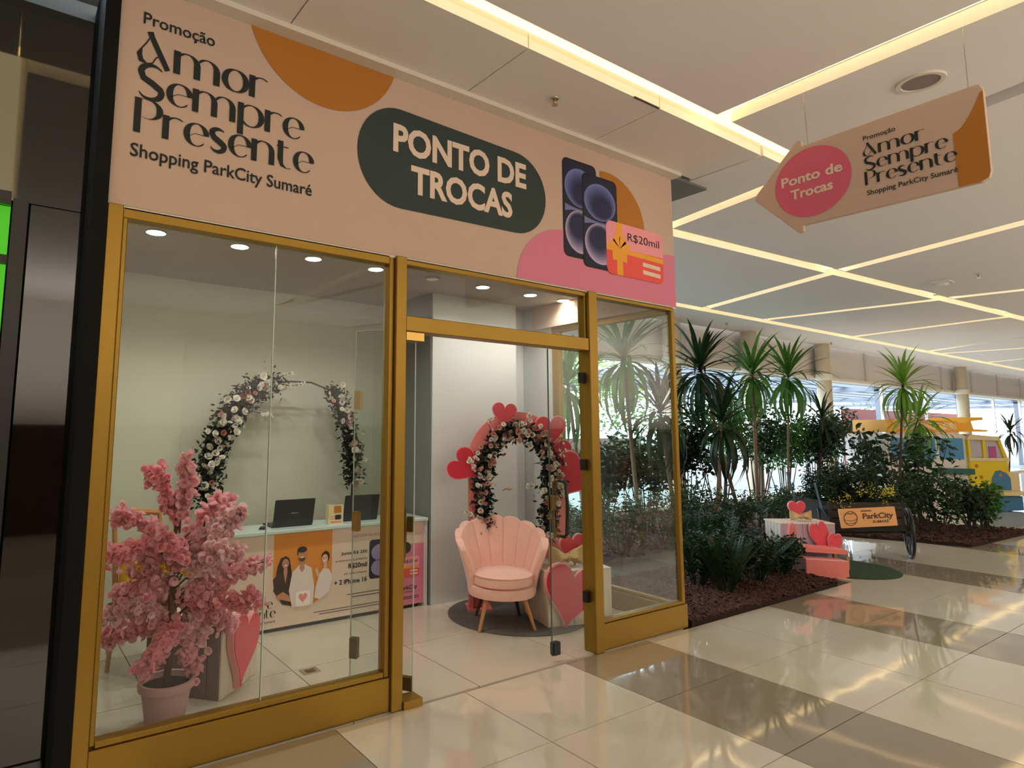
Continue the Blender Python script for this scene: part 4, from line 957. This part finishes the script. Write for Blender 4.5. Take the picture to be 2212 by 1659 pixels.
MB().box(5, 46, 8.08, 8.16, 0, .08).build('bottom_rail', KWHITE, wg)
# ---- outdoors beyond the windows
struct('ground_outside', MB().box(-10, 80, 9.0, 60, -.1, -.05), mat('outside_paving', (120, 124, 122), rough=.9))
pg = thing('pergola_roof', 'white slatted pergola roof outside the garden windows', 'pergola', (28, 11, 0))
for k in range(9):
    MB().box(15, 60, 9.6 + k * 1.1, 9.85 + k * 1.1, 3.2 + .03 * k, 3.32 + .03 * k).build('slat', mat('pergola_paint', (122, 128, 140), rough=.7), pg)
for k in range(5): MB().box(18 + 8 * k, 18.2 + 8 * k, 9.5, 19, 3.05, 3.2).build('beam', MATS['pergola_paint'], pg)
for k in range(5):
    MB().box(18 + 8 * k, 18.2 + 8 * k, 9.6, 9.8, 0, 3.1).build('post', MATS['pergola_paint'], pg)
tag(MB().box(34, 50, 14.0, 14.3, -.06, 2.7).build('outbuilding', mat('pink_wall', (120, 66, 62), rough=.9, var=.05)), 'dusty pink wall outside beyond the columns', 'building')
tag(MB().box(12, 26, 20.0, 20.4, -.06, 1.2).build('boundary_wall', mat('outside_wall', (130, 104, 98), rough=.9, var=.05)), 'low salmon boundary wall outside behind the palms', 'wall')
rnd = random.Random(77)
for i, (x, y, z, r, m) in enumerate(((9, 13, 2.6, 1.7, LEAF4), (14.8, 16.5, 2.6, 1.8, LEAF1), (17, 15, 3.4, 1.6, LEAF4), (22, 17, 2.0, 1.6, LEAF1), (45, 24, 3.6, 2.2, LEAF4), (4.2, 12, 2.4, 1.6, LEAF1), (52, 20, 3.2, 2.4, LEAF1))):
    t = thing('garden_tree', ['bright green tree outside behind the glass corner', 'mid green tree outside behind the first palm', 'light green tree outside between the columns', 'green tree outside behind the low wall', 'light green tree outside at far right', 'green tree outside, seen through the shop glass', 'dark green tree outside at the right edge'][i], 'tree', (x, y, 0))
    MB().tube([(x, y, -.05), (x + .1, y, z * .5), (x, y, z)], [.12, .09, .04], 8).build('trunk', TRUNK, t)
    mb = MB(); cs = [(x + rnd.gauss(0, r * .45), y + rnd.gauss(0, r * .4), z + rnd.gauss(0, r * .35)) for _ in range(26)]
    leafcloud(mb, cs, .10, 1100, rnd, r * .42); mb.build('foliage', m, t, kind='stuff', fix=False)

# ---- planting beds with bark chips
def chips(bed, poly_fn, n, rnd, m=BARK):
    mb = MB()
    for _ in range(n):
        x, y = poly_fn(); a = rnd.random() * PI; l = rnd.uniform(.018, .04); w = rnd.uniform(.008, .02); h = rnd.uniform(.004, .01); z = .035 + rnd.random() * .02
        R = Matrix.Translation((x, y, z)) @ Matrix.Rotation(a, 4, 'Z') @ Matrix.Rotation(rnd.gauss(0, .4), 4, 'X') @ Matrix.Rotation(rnd.gauss(0, .4), 4, 'Y')
        vs = [R @ Vector(p) for p in ((-l, -w, 0), (l * .8, -w * .7, 0), (l, w, 0), (-l * .7, w * .8, 0), (-l * .8, -w * .6, h), (l * .6, -w * .5, h), (l * .8, w * .7, h), (-l * .6, w * .5, h))]
        mb.add([tuple(v) for v in vs], [(4, 5, 6, 7), (0, 1, 5, 4), (1, 2, 6, 5), (2, 3, 7, 6), (3, 0, 4, 7)])
    mb.build('bark_chips', m, bed, kind='stuff', fix=False)
rnd = random.Random(9)
def bedpoly(name_label, P, nchips, maxd=None):
    t = thing('planting_bed', name_label, 'garden bed', (P[0][0], P[0][1], 0)); n = len(P)
    mb = MB(); mb.add([(a, b, -.02) for a, b in P] + [(a, b, .035) for a, b in P], [tuple(range(n)), tuple(range(n, 2 * n))] + [(i, (i + 1) % n, n + (i + 1) % n, n + i) for i in range(n)])
    mb.build('soil', MULCH, t)
    xs_ = [p[0] for p in P]; ys_ = [p[1] for p in P]
    def inside(x, y):
        c = False
        for i in range(n):
            (x1, y1), (x2, y2) = P[i], P[(i + 1) % n]
            if (y1 > y) != (y2 > y) and x < (x2 - x1) * (y - y1) / (y2 - y1) + x1: c = not c
        return c
    def f():
        while True:
            x, y = rnd.uniform(min(xs_), max(xs_)), rnd.uniform(min(ys_), max(ys_))
            if inside(x, y): return x, y
    chips(t, f, nchips, rnd)
    return t
bedpoly('near planting bed covered in brown bark chips beside the gold shop corner', [(4.84, 3.26), (7.40, 3.26), (7.47, 3.74), (6.7, 4.6), (4.84, 4.6)], 9000)
bedpoly('large planting bed of palms in front of the garden windows', [(4.84, 5.2), (14.9, 5.2), (14.9, 7.7), (4.84, 7.7)], 7000)
bedpoly('farther bark-covered bed with shrubs at right by the kiosk', [(11.4, 3.25), (14.0, 3.15), (13.4, 4.2), (14.6, 5.2), (10.6, 5.2), (11.2, 3.9)], 5000)

# ---- plants
def strap_mesh(L, W, droop, m, fold=.25, tip=1.0):
    mb = MB(); n = 7; vs = []
    for i in range(n + 1):
        u = i / n; a = droop * u * u; x = L * u * (1 - .25 * droop * u * u); z = L * (.0 * u) - L * .42 * droop * u ** 2.2
        w = W * (.35 + 1.3 * u * (1 - u) * 2) * (1 - u ** 6) if i < n else 0.001
        vs += [(x, -w, z + fold * w), (x, 0, z), (x, w, z + fold * w)]
    fs = []
    for i in range(n):
        k = i * 3; fs += [(k, k + 1, k + 4, k + 3), (k + 1, k + 2, k + 5, k + 4)]
    mb.add(vs, fs); return tomesh(mb, m)
ST = {}
for key, m in (('g', LEAF1), ('d', LEAF2), ('l', LEAF4)):
    ST[key] = [strap_mesh(1, .036, .5, m), strap_mesh(1, .04, 1.0, m), strap_mesh(1, .036, 1.7, m)]
def palm(base, crown, label, key='g', n=34, L=.7, group='dracaena palms in the garden', second=None, lean=.0, tr_=TRUNK, r=.03):
    t = thing('palm', label, 'palm', (base[0], base[1], .03), group)
    b = Vector((base[0], base[1], .03)); c = Vector(crown); mid_ = (b + c) / 2 + Vector((lean, lean * .4, 0))
    P = [b, b * .62 + mid_ * .38 + Vector((lean * .2, 0, 0)), mid_, c * .6 + mid_ * .4, c]
    MB().tube(P, [r * 1.3, r, r * .9, r * .8, r * .6], 8).build('trunk', tr_, t, smooth=True)
    for cc in [c] + ([Vector(second)] if second else []):
        if cc is not c: MB().tube([P[2], (P[2] + cc) / 2 + Vector((0, 0, -.1)), cc], [r * .7, r * .6, r * .5], 7).build('branch', tr_, t, smooth=True)
        n2 = int(n * 1.5); L *= 1.25 if cc is c else 1
        for i in range(n2):
            u = i / n2; el = 1.35 - 2.2 * u + rnd.uniform(-.15, .15); az = i * 2.4 + rnd.uniform(-.2, .2)
            me = ST[key][0 if u < .35 else 1 if u < .7 else 2]
            l = L * rnd.uniform(.8, 1.15)
            q = cc + Vector((0, 0, -.22 * u * L))
            meshobj('leaf', me, q, t, rot=(0, -el, az), scale=(l, l * .9 + .1, l))
def P3(u, v, y): return tuple(hy(u, v, y))
def Pg(u, y):  # ground point in column u at depth y
    q = hy(u, 1150, y); return (q[0], y)
palm(Pg(1385, 5.6), P3(1345, 760, 5.6), 'tall dracaena palm seen through the corner glass of the shop', 'g', 46, .75)
palm(Pg(1465, 5.5), P3(1425, 880, 5.5), 'shorter dark palm just inside the glass corner', 'd', 34, .7)
palm(Pg(1610, 5.8), P3(1512, 790, 5.8), 'tall leaning dracaena palm immediately right of the shop corner', 'd', 46, .72, lean=-.15)
palm(Pg(1640, 5.7), P3(1625, 800, 5.7), 'slender dracaena palm, second to the right of the shop corner', 'g', 42, .66)
palm(Pg(1705, 5.9), P3(1702, 805, 5.9), 'slender dracaena palm with drooping leaves in front of the second column', 'g', 44, .72, r=.022)
palm((11.9, 4.3), P3(1950, 825, 4.3), 'tall thin palm with light green crown behind the wooden cart', 'l', 40, .55, r=.02, second=P3(1985, 900, 4.5), tr_=TRUNKD)
palm(Pg(1545, 5.4), P3(1560, 905, 5.4), 'low palm with arching leaves by the shop corner', 'd', 32, .7)
palm(Pg(1270, 6.0), P3(1225, 820, 6.0), 'palm seen through the open shop door beside the arch', 'g', 36, .7)
palm(Pg(1770, 6.4), P3(1775, 900, 6.4), 'short palm right of the second column', 'd', 28, .6, tr_=TRUNKD)
palm(Pg(2185, 4.6), P3(2182, 930, 4.6), 'small dark palm at the far right edge beside the kiosk', 'd', 26, .42, r=.018, tr_=TRUNKD)
def shrub(base, h, r, label, m=LEAF2, n=1500, size=.045, stems=7, long=1.9, group='garden shrubs', z0=.15, smin=0, ry=None, name='shrub'):
    t = thing(name, label, 'shrub', (base[0], base[1], .03), group); cs = []
    for k in range(stems):
        a = rnd.random() * 2 * PI; rr = r * rnd.uniform(.3, 1); top = Vector((base[0] + rr * math.cos(a), base[1] + rr * math.sin(a), h * rnd.uniform(.75, 1.0)))
        b = Vector((base[0] + .08 * math.cos(a), base[1] + .08 * math.sin(a), .03)); md = (b + top) / 2 + Vector((rnd.gauss(0, .05), rnd.gauss(0, .05), .05))
        MB().tube([b, md, top], [.012, .008, .004], 5).build('stem', TRUNKD, t)
        for s in (.35, .5, .65, .8, .9, 1): 
            q = b.lerp(md, s * 2) if s < .5 else md.lerp(top, s * 2 - 1)
            if q.z > z0 and s >= smin: cs.append(tuple(q))
    mb = MB(); leafcloud(mb, cs, size, n, rnd, r * .45, long); mb.build('foliage', m, t, kind='stuff', fix=False); return t
# dense undergrowth of the large bed
wh = ['behind the shop corner glass', 'left part of the palms bed', 'beneath the leaning palm', 'between the slender palms', 'beside the second column', 'right end of the palms bed', 'behind the pink bench set', 'far right of the palms bed']
for i, (u, y, h, r, m) in enumerate(((1300, 6.4, 1.3, .45, LEAF2), (1400, 6.3, 1.5, .5, LEAF3), (1480, 6.2, 1.9, .5, LEAF2), (1560, 6.6, 2.3, .55, LEAF1), (1640, 6.8, 2.1, .55, LEAF3), (1700, 6.9, 1.9, .55, LEAF1), (1760, 6.8, 1.9, .55, LEAF2), (1810, 7.0, 2.0, .6, LEAF3))):
    g = Pg(u, y); shrub(g, h, r, 'leafy green shrub %s' % wh[i], m, 1500, .06, 12, smin=.64)
for i, (u, y, h, r) in enumerate(((1250, 5.5, .7, .35), (1340, 5.5, .75, .4), (1440, 5.6, .8, .4), (1510, 5.5, .8, .4), (1580, 5.6, .6, .35), (1670, 5.5, .65, .4), (1730, 5.5, .6, .35))):
    g = Pg(u, y); shrub(g, h, r, 'low dark undergrowth plant, %s along the palms bed' % ['first', 'second', 'third', 'fourth', 'fifth', 'sixth', 'seventh'][i], LEAF3, 1100, .028, 10, 2.4, z0=.05)
# near bed: dark feathery shrubs
def zz_plant(base, n, h, label):
    t = thing('zz_plant', label, 'plant', (base[0], base[1], .03), 'feather-leaved plants in the near bed')
    for k in range(n):
        a = rnd.random() * 2 * PI; sp = rnd.uniform(.2, .75); b = Vector((base[0] + .04 * math.cos(a), base[1] + .04 * math.sin(a), .03))
        top = b + Vector((math.cos(a) * h * sp, math.sin(a) * h * sp, h * rnd.uniform(.7, 1))); md = (b + top) / 2 + Vector((0, 0, h * .12))
        MB().tube([b, md, top], [.006, .005, .002], 5).build('stem', LEAF2, t)
        mb = MB(); ax = (top - b).normalized(); sd = ax.cross(Vector((0, 0, 1)))
        if sd.length < .1: sd = Vector((1, 0, 0))
        sd.normalize()
        for j in range(11):
            s = .25 + .75 * j / 10; q = b.lerp(md, s * 2) if s < .5 else md.lerp(top, s * 2 - 1); l = .085 * (1.1 - .5 * s)
            for sg in (-1, 1):
                d = (sd * sg + ax * .5 + Vector((0, 0, .25))).normalized(); wv = ax.cross(d).cross(d).normalized() * l * .2; n0 = len(mb.v)
                mb.v += [tuple(q), tuple(q + d * l * .5 + wv), tuple(q + d * l), tuple(q + d * l * .5 - wv)]; mb.f += [(n0, n0 + 1, n0 + 2, n0 + 3)]
        mb.build('frond', LEAF2, t, fix=False)
for i, (u, v, n, h) in enumerate(((1510, 1275, 20, .5), (1570, 1290, 22, .55), (1640, 1265, 20, .5), (1690, 1250, 14, .42), (1560, 1235, 20, .6), (1500, 1225, 18, .6))):
    g = hz(u, v); zz_plant((g[0], g[1]), n, h, 'dark feather-leaved plant in the near bed, %s' % ['lowest, beside the gold shop corner', 'second from the shop corner', 'third from the shop corner', 'nearest the pink bench', 'behind, in the middle of the bed', 'behind, against the shop glass'][i])
for i, (u, v, h) in enumerate(((1530, 1262, .5), (1600, 1272, .55), (1545, 1215, .6), (1665, 1248, .4))):
    g = hz(u, v); shrub((g[0], g[1]), h, .3, 'bushy dark shrub in the near bark bed, %s' % ['by the gold corner', 'at the centre front', 'at the back left', 'toward the pink bench'][i], LEAF2, 1700, .03, 9, 2.2, z0=.02)
# right bed shrubs, big-leaved branches
for i, (x, y, h, r, m, sz) in enumerate(((11.7, 4.3, .8, .4, LEAF2, .04), (12.3, 3.9, 1.0, .45, LEAF3, .05), (12.9, 3.6, .8, .4, LEAF2, .045), (12.2, 4.6, 1.7, .5, LEAF2, .075), (13.0, 4.4, 1.5, .5, LEAF3, .07), (13.5, 3.7, .7, .35, LEAF1, .05))):
    shrub((x, y), h, r, ['dark low shrub right behind the cart wheel', 'bushy shrub in the middle of the right bed', 'low dark shrub near the right bed corner', 'tall large-leaved plant behind the cart', 'tall large-leaved plant in front of the yellow kiosk', 'small green shrub at the right end of the bed'][i], m, 520 if sz > .06 else 900, sz, 9)
# ---- wooden cart with ferny bush and yellow flowers
CPt = hz(1900, 1200); FWD = np.array([MC[0, 2], MC[1, 2]]); FWD = FWD / np.linalg.norm(FWD)
CAo = Vector(hz(1800, 1195, 0)); CAo.z = 0
k8 = FOC / 8.0
co = Vector(pt(1845, 1200, 7.9)); co.z = 0; ca = math.radians(-30)
cart = thing('garden_cart', 'dark wooden cart with a large spoked wheel holding a planted bush', 'cart', tuple(co))
CMx = Matrix.Translation(co) @ Matrix.Rotation(ca, 4, 'Z')
for k in range(3): bevel(MB(CMx).box(-.28, .70, .0, .03, .42 + k * .10, .51 + k * .10).build('side_board', WALNUT if 0 else mat('cart_wood', (48, 38, 34), rough=.7, var=.3), cart), .004, 1)
for k in range(3): bevel(MB(CMx).box(-.28, .70, .57, .60, .42 + k * .10, .51 + k * .10).build('side_board', MATS['cart_wood'], cart), .004, 1)
MB(CMx).box(-.28, .70, .03, .57, .42, .45).build('bed_floor', MATS['cart_wood'], cart); MB(CMx).box(.68, .71, .0, .6, .42, .72).build('end_board', MATS['cart_wood'], cart); MB(CMx).box(-.29, -.26, 0, .6, .42, .72).build('end_board', MATS['cart_wood'], cart)
MB(CMx).box(-.26, .68, .03, .57, .45, .66).build('soil', SOIL, cart)
MB(CMx).box(-.35, .9, .06, .12, .35, .42).box(-.35, .9, .48, .54, .35, .42).build('chassis_beam', BLACKM, cart)
for xx in (-.36, .84):
    R = .30; cz = .315; yc = .10; ux, uy = math.cos(math.radians(58)), math.sin(math.radians(58))
    wp_ = lambda a, rr, off=0: (xx + ux * rr * math.cos(a) + uy * off, yc + uy * rr * math.cos(a) - ux * off, cz + rr * math.sin(a))
    wt = MB(CMx); wt.tube([wp_(2 * PI * i / 28, R) for i in range(29)], .02, 8)
    wo = wt.build('wheel', BLACKM, cart, smooth=True)
    for i in range(8): MB(CMx).tube([wp_(0, 0), wp_(PI * i / 4, R)], .011, 6).build('spoke', BLACKM, wo)
    MB(CMx).tube([wp_(0, 0, -.04), wp_(0, 0, .04)], .045, 10).build('hub', BLACKM, wo)
MB(CMx).tube([(-.36, .12, .32), (.84, .12, .32)], .015, 6).build('axle', BLACKM, cart)
MB(CMx).tube([(-.2, .05, .42), (-.35, .05, .62), (-.42, .05, .95)], .014, 6).tube([(-.2, .55, .42), (-.35, .55, .62), (-.45, .55, 1.05)], .014, 6).build('handle', mat('steel_blue', (110, 130, 150), rough=.4, metal=.5), cart)
MB(CMx).tube([(-.24, .1, .40), (-.24, .1, 0)], .02, 6).build('prop_leg', BLACKM, cart)
bm_ = MB(); rnd = random.Random(31); cs = [tuple(CMx @ Vector((rnd.uniform(-.30, .62), rnd.uniform(0, .6), .72 + rnd.uniform(.0, .38)))) for _ in range(60)]
fb_ = thing('fern_bush', 'dense dark ferny bush growing out of the wooden cart', 'bush', tuple(CMx @ Vector((.2, .3, .66))))
leafcloud(bm_, cs, .02, 7000, rnd, .13, 2.8); bm_.build('foliage', LEAF2, fb_, kind='stuff', fix=False)
MB(CMx).tube([(.2, .3, .64), (.2, .3, .95)], .02, 6).tube([(.0, .3, .64), (-.1, .3, .9)], .015, 6).tube([(.4, .3, .64), (.5, .3, .9)], .015, 6).build('stem', TRUNKD, fb_)
yf = thing('yellow_flowers', 'clusters of small yellow flowers trailing along the front of the cart', 'flowers', tuple(CMx @ Vector((.2, -.02, .64))))
ym_ = MB(); leafcloud(ym_, [tuple(CMx @ Vector((x, -.04 + rnd.uniform(-.03, .03), .80 + .09 * math.sin(x * 9) + rnd.uniform(-.08, .08)))) for x in [rnd.uniform(-.3, .45) for _ in range(50)]], .017, 260, rnd, .04, 1.2)
leafcloud(ym_, [tuple(CMx @ Vector((.50, -.04, .86)))], .018, 130, rnd, .09, 1.2); ym_.build('petals', mat('flower_yellow', (214, 200, 60), rough=.6, var=.2), yf, kind='stuff', fix=False)
MB(CMx).tube([(.0, .02, .64), (-.02, -.03, .78)], .004, 5).tube([(.45, .02, .64), (.5, -.03, .84)], .004, 5).build('stem', LEAF2, yf)
# wooden name board on the cart
bd = thing('name_board', 'light wooden board with branded lettering hung on the front of the cart', 'sign', (0, 0, 0))
bo_ = Vector(pt(1818, 1141, 7.62)); bd.location = bo_; WL[bd] = bo_.copy()
Rr = MC[:, 0]; ba = math.atan2(Rr[1], Rr[0]) + .03
slope = .05
fbd0 = frame_dir(bo_, ba); FBD = lambda a, b, t: fbd0(a, b + a * slope, t)
bevel(MB().prism([(0, 0), (.69, 0), (.665, .225), (-.025, .225)], FBD, -.012, .012).build('board', mat('light_board', (240, 176, 112), rough=.6, var=.12, scale=5, stretch=(1, 1, 6)), bd), .002, 1)
text('ParkCity', FBD, .26, .64, .10, .165, WALNUT, 'lettering', bd, bold=.03, t=.014); text('SUMARÉ', FBD, .38, .58, .045, .078, WALNUT, 'lettering', bd, bold=.02, t=.014)
MB().prism([(.24, .185), (.37, .185), (.37, .198), (.24, .198)], FBD, .012, .014).build('line_print', WALNUT, bd)
em = MB(); cx_, cz_ = .11, .112; R = .082
ring = [FBD(cx_ + R * math.cos(2 * PI * i / 30), cz_ + R * math.sin(2 * PI * i / 30), .014) for i in range(31)]; em.tube(ring, .004, 5)
for yy, s in ((.03, 1), (-.005, -1), (-.035, -1)): em.tube([FBD(cx_ + R * math.cos(a) * .9, cz_ + yy + s * .025 * math.sin(a), .014) for a in [PI * i / 8 for i in range(9)]], .003, 5)
em.tube([FBD(cx_ - .03, cz_ + .07, .014), FBD(cx_, cz_ + .045, .014), FBD(cx_ + .03, cz_ + .07, .014)], .003, 5)
em.build('emblem', WALNUT, bd)

# ---- pink bench set on a green rug
bo2 = Vector(pt(1730, 1243, 6.95)); bo2.z = 0
BO = Vector(hz(1740, 1243)); BA = math.radians(-33)
dpt = float(BO.x * FWD[0] + BO.y * FWD[1]); BS = FOC / dpt
FB = frame_dir(BO, BA)
def bp_(px, py): return ((px - 1740) / BS, (1243 - py) / BS)
tag(MB().lathe((8.35, 3.62, 0), [(.58, 0), (.58, .006), (.565, .012)], 48).build('round_rug', RUGG), 'round dark green grass mat under the pink bench set', 'rug')
pbn = thing('pink_bench', 'small coral pink bench of flat boards at the edge of the near bed', 'bench', tuple(BO))
def pq(P, t0, t1, nm, m, par=pbn): return bevel(MB().prism([bp_(*p) for p in P], FB, t0, t1).build(nm, m, par), .004, 1)
pq([(1728, 1243), (1817, 1250), (1817, 1212), (1728, 1207)], .10, .13, 'front_panel', CORAL)
pq([(1728, 1207), (1817, 1212), (1817, 1209), (1728, 1204)], -.05, .13, 'lower_shelf', HEARTE)
pq([(1712, 1193), (1828, 1200), (1828, 1190), (1712, 1183)], -.22, .03, 'seat', CORAL)
pq([(1709, 1195), (1727, 1195), (1727, 1150), (1720, 1135), (1713, 1140), (1709, 1170)], -.04, .0, 'end_panel', CORAL)
pq([(1824, 1230), (1830, 1230), (1830, 1203), (1824, 1203)], .02, .045, 'leg', OAK); pq([(1714, 1232), (1720, 1232), (1720, 1195), (1714, 1195)], -.2, -.17, 'leg', OAK); pq([(1824, 1232), (1830, 1232), (1830, 1200), (1824, 1200)], -.2, -.17, 'leg', OAK)
cwo = FB(bp_(1723, 0)[0], 0, -.27); cwo = Vector((cwo[0], cwo[1], 0))
wcr = (1843 - 1723) / BS
t3, g3 = crate(cwo, BA, wcr, .36, (1216 - 1133) / BS + .09, 'whitewashed and lilac plank crate behind the pink bench, bag on top', planks=5, m=PINEW, m2=PINEV)
FH = lambda a, b, t: FB(a, b, t - .262)
for (px, py, w, h, rot, lab) in ((1806, 1176, .22, .40, .25, 'tall red heart on the lilac crate behind the pink bench'), (1830, 1190, .16, .30, -.15, 'smaller red heart overlapping the crate corner by the green mat')):
    a, b = bp_(px, py); heartthing(None, 0, a, b, w, rot, lab, frfun=(lambda a, b, t, s=(0 if w > .2 else .04): FH(a, b, t + s)), h=h, face=HEARTP)
topz = (1216 - 1133) / BS + .09
kb = thing('gift_bag', 'open kraft paper bag on the crate beside the name board', 'bag', g3(.3, .1, topz)); a0, _ = bp_(1785, 0)
FK = lambda a, b, t: FB(a0 + a, topz + b, t - .42)
bowbag(kb, FK(0, 0, 0), BA, .26, .13, KRAFT)
a, b = bp_(1779, 1112)
heartthing(None, 0, a, topz + .13, .21, .0, 'small red heart standing in the kraft bag above the bench', frfun=lambda a, b, t: FB(a, b, t - .46), face=HEARTP)

# ---- yellow and blue food kiosk shaped like a small van
ko = Vector(pt(2195, 1130, 13.0)); ko.z = 0; ka = math.atan2(Rr[1], Rr[0]) + PI + .12
kdx, kdy = math.cos(ka), math.sin(ka)
KS = FOC / 13.0
kt = thing('van_kiosk', 'small yellow and blue van-shaped kiosk with roof rack beyond the garden', 'kiosk', tuple(ko))
kf0 = frame_dir(ko, ka + PI)
def kf(a, b, t): return kf0(a - 300 / KS, b, t)      # a measured from the left end
def kp(px, py): return ((px - 1895) / KS, (1130 - py) / KS)
def kq(P, t0, t1, nm, m, bv=.01): 
    o = MB().prism([kp(*p) for p in P], kf, t0, t1).build(nm, m, kt); return bevel(o, bv, 2) if bv else o
kq([(1900, 1118), (2095, 1118), (2095, 972), (2085, 966), (1908, 966), (1900, 975)], -1.1, 0, 'body', KWHITE, .02)
kq([(2092, 1085), (2182, 1085), (2184, 1030), (2170, 975), (2092, 972)], -1.05, .0, 'cab_core', KWHITE, 0)
kq([(2090, 1090), (2186, 1090), (2186, 1022), (2090, 1022)], -1.1, .05, 'lower_cab', YELK, .03)
kq([(2090, 1024), (2188, 1024), (2188, 1017), (2090, 1017)], -1.1, .06, 'belt_line', KCREAM, .004)
for P in ([(2126, 1018), (2133, 1018), (2133, 976), (2126, 976)], [(2090, 1018), (2096, 1018), (2096, 976), (2090, 976)]): kq(P, -1.1, .05, 'pillar', YELK, .003)
kq([(2176, 1018), (2185, 1018), (2170, 976), (2162, 976)], -1.1, .05, 'pillar', YELK, .003)
kq([(2088, 978), (2172, 980), (2166, 971), (2096, 966)], -1.12, .06, 'roof', KCREAM, .006)
for P in ([(2096, 1016), (2126, 1016), (2126, 978), (2096, 978)], [(2133, 1016), (2176, 1016), (2163, 980), (2133, 978)]): kq(P, .01, .02, 'window_pane', mat('kiosk_window', (190, 190, 200), rough=.1), 0)
kq([(2142, 1018), (2160, 1018), (2160, 992), (2142, 992)], .022, .03, 'poster', mat('kiosk_poster', (180, 90, 150), rough=.7), 0)
for P in ([(1910, 1020), (1960, 1020), (1960, 975), (1910, 975)], [(1970, 1020), (2015, 1020), (2015, 975), (1970, 975)], [(2025, 1020), (2082, 1020), (2082, 975), (2025, 975)]): kq(P, .002, .02, 'window_pane', mat('kiosk_window_blue', (90, 150, 200), rough=.15), 0)
kq([(2005, 1050), (2094, 1052), (2094, 1040), (2005, 1038)], .0, .12, 'side_shelf', mat('kiosk_teal', (20, 92, 88), rough=.5), .004)
MB().flat([kp(*p) for p in [(2136, 1086), (2140, 1060), (2150, 1045), (2162, 1043), (2178, 1050), (2186, 1060), (2186, 1086)]], kf, .053).build('blue_wave_print', BLUEK, kt)
for px, py in ((2162, 1053), (2115, 1058), (2106, 1034)): MB().flat([(kp(px, py)[0] + .04 * math.cos(a), kp(px, py)[1] + .04 * math.sin(a)) for a in [2 * PI * i / 12 for i in range(12)]], kf, .056).build('flower_print', OCHRE, kt)
kq([(2140, 1130), (2206, 1128), (2206, 1098), (2140, 1096)], -1.0, .10, 'blue_base', BLUEK, .01)
kq([(2146, 1096), (2225, 1096), (2225, 1088), (2146, 1088)], -1.0, .22, 'counter_shelf', KCREAM, .004)
kq([(2188, 1088), (2215, 1088), (2215, 1048), (2188, 1048)], -.6, .0, 'side_cabinet', KCREAM, .006)
kq([(1900, 1130), (2140, 1130), (2140, 1100), (1900, 1100)], -1.0, -.02, 'white_base', KWHITE, .01)
kq([(1905, 963), (1935, 963), (1935, 936), (1905, 936)], -.9, .02, 'rack_end', YELO, .01); kq([(1935, 963), (2075, 963), (2075, 957), (1935, 957)], -.9, .02, 'rack_floor', YELO, .004)
kq([(2070, 961), (2140, 961), (2148, 957), (2110, 955), (2105, 938), (2135, 935), (2135, 929), (2108, 929), (2092, 942), (2070, 942)], -.9, .03, 'rack_front', YELO, .004)
for px in range(1945, 2075, 16): kq([(px, 957), (px + 3, 957), (px + 3, 940), (px, 940)], .0, .02, 'rack_bar', KWHITE, 0)
kq([(1935, 942), (2072, 942), (2072, 937), (1935, 937)], 0, .02, 'rack_rail', YELO, .002)
for px in (2150, 2195): MB().lathe(kf(kp(px, 0)[0], 0, -.1), [(.03, .0), (.035, .03)], 10).build('caster', BLACKM, kt)

# ---- opposite side of the mall (behind the viewer), reflected in glass
ow = struct('wall_opposite', MB().box(-8, 48, -6.2, -6, 0, 4.1), mat('opposite_wall', (236, 228, 218), rough=.8))
struct('wall_end_left', MB().box(-8.2, -8, -6, 3.5, 0, 4.1), MATS['opposite_wall'])
struct('wall_end_right', MB().box(48, 48.2, -6, 8, 0, 4.1), MATS['opposite_wall'])

q0, q1 = hz(1370, 208, ZC), hz(1416, 236, ZC)
tag(MB().box(q0[0], q1[0], q0[1] - .006, q0[1] + .006, ZC - .008, ZC).build('ceiling_gap_strip', BLACKM), 'thin dark slot strip in the white ceiling panels above the shop corner', 'slot')
q0 = hz(670, 1450)
fp = thing('floor_outlet', 'small square metal floor outlet cover inside the shop near the left window', 'outlet', (q0[0], q0[1], 0))
bevel(MB().box(q0[0] - .06, q0[0] + .06, q0[1] - .05, q0[1] + .05, 0, .004).build('plate', CHROME, fp), .001, 1)
MB().box(q0[0] - .03, q0[0] + .03, q0[1] - .025, q0[1] + .025, .004, .006).build('lid', GOLD_D, fp)

mu = thing('added_fill_box', 'long low box added below the ceiling fill light, unseen behind the viewer', 'lamp', (9, -4.4, 0))  # invented stand for the added fill light, not part of the mall
MB().box(-3.1, 21.1, -4.65, -4.15, .0, 1.60).build('body', WALNUT, mu)
MB().box(-3.1, 21.1, -4.65, -4.62, 1.60, 1.62).build('lip', BLACKM, mu)
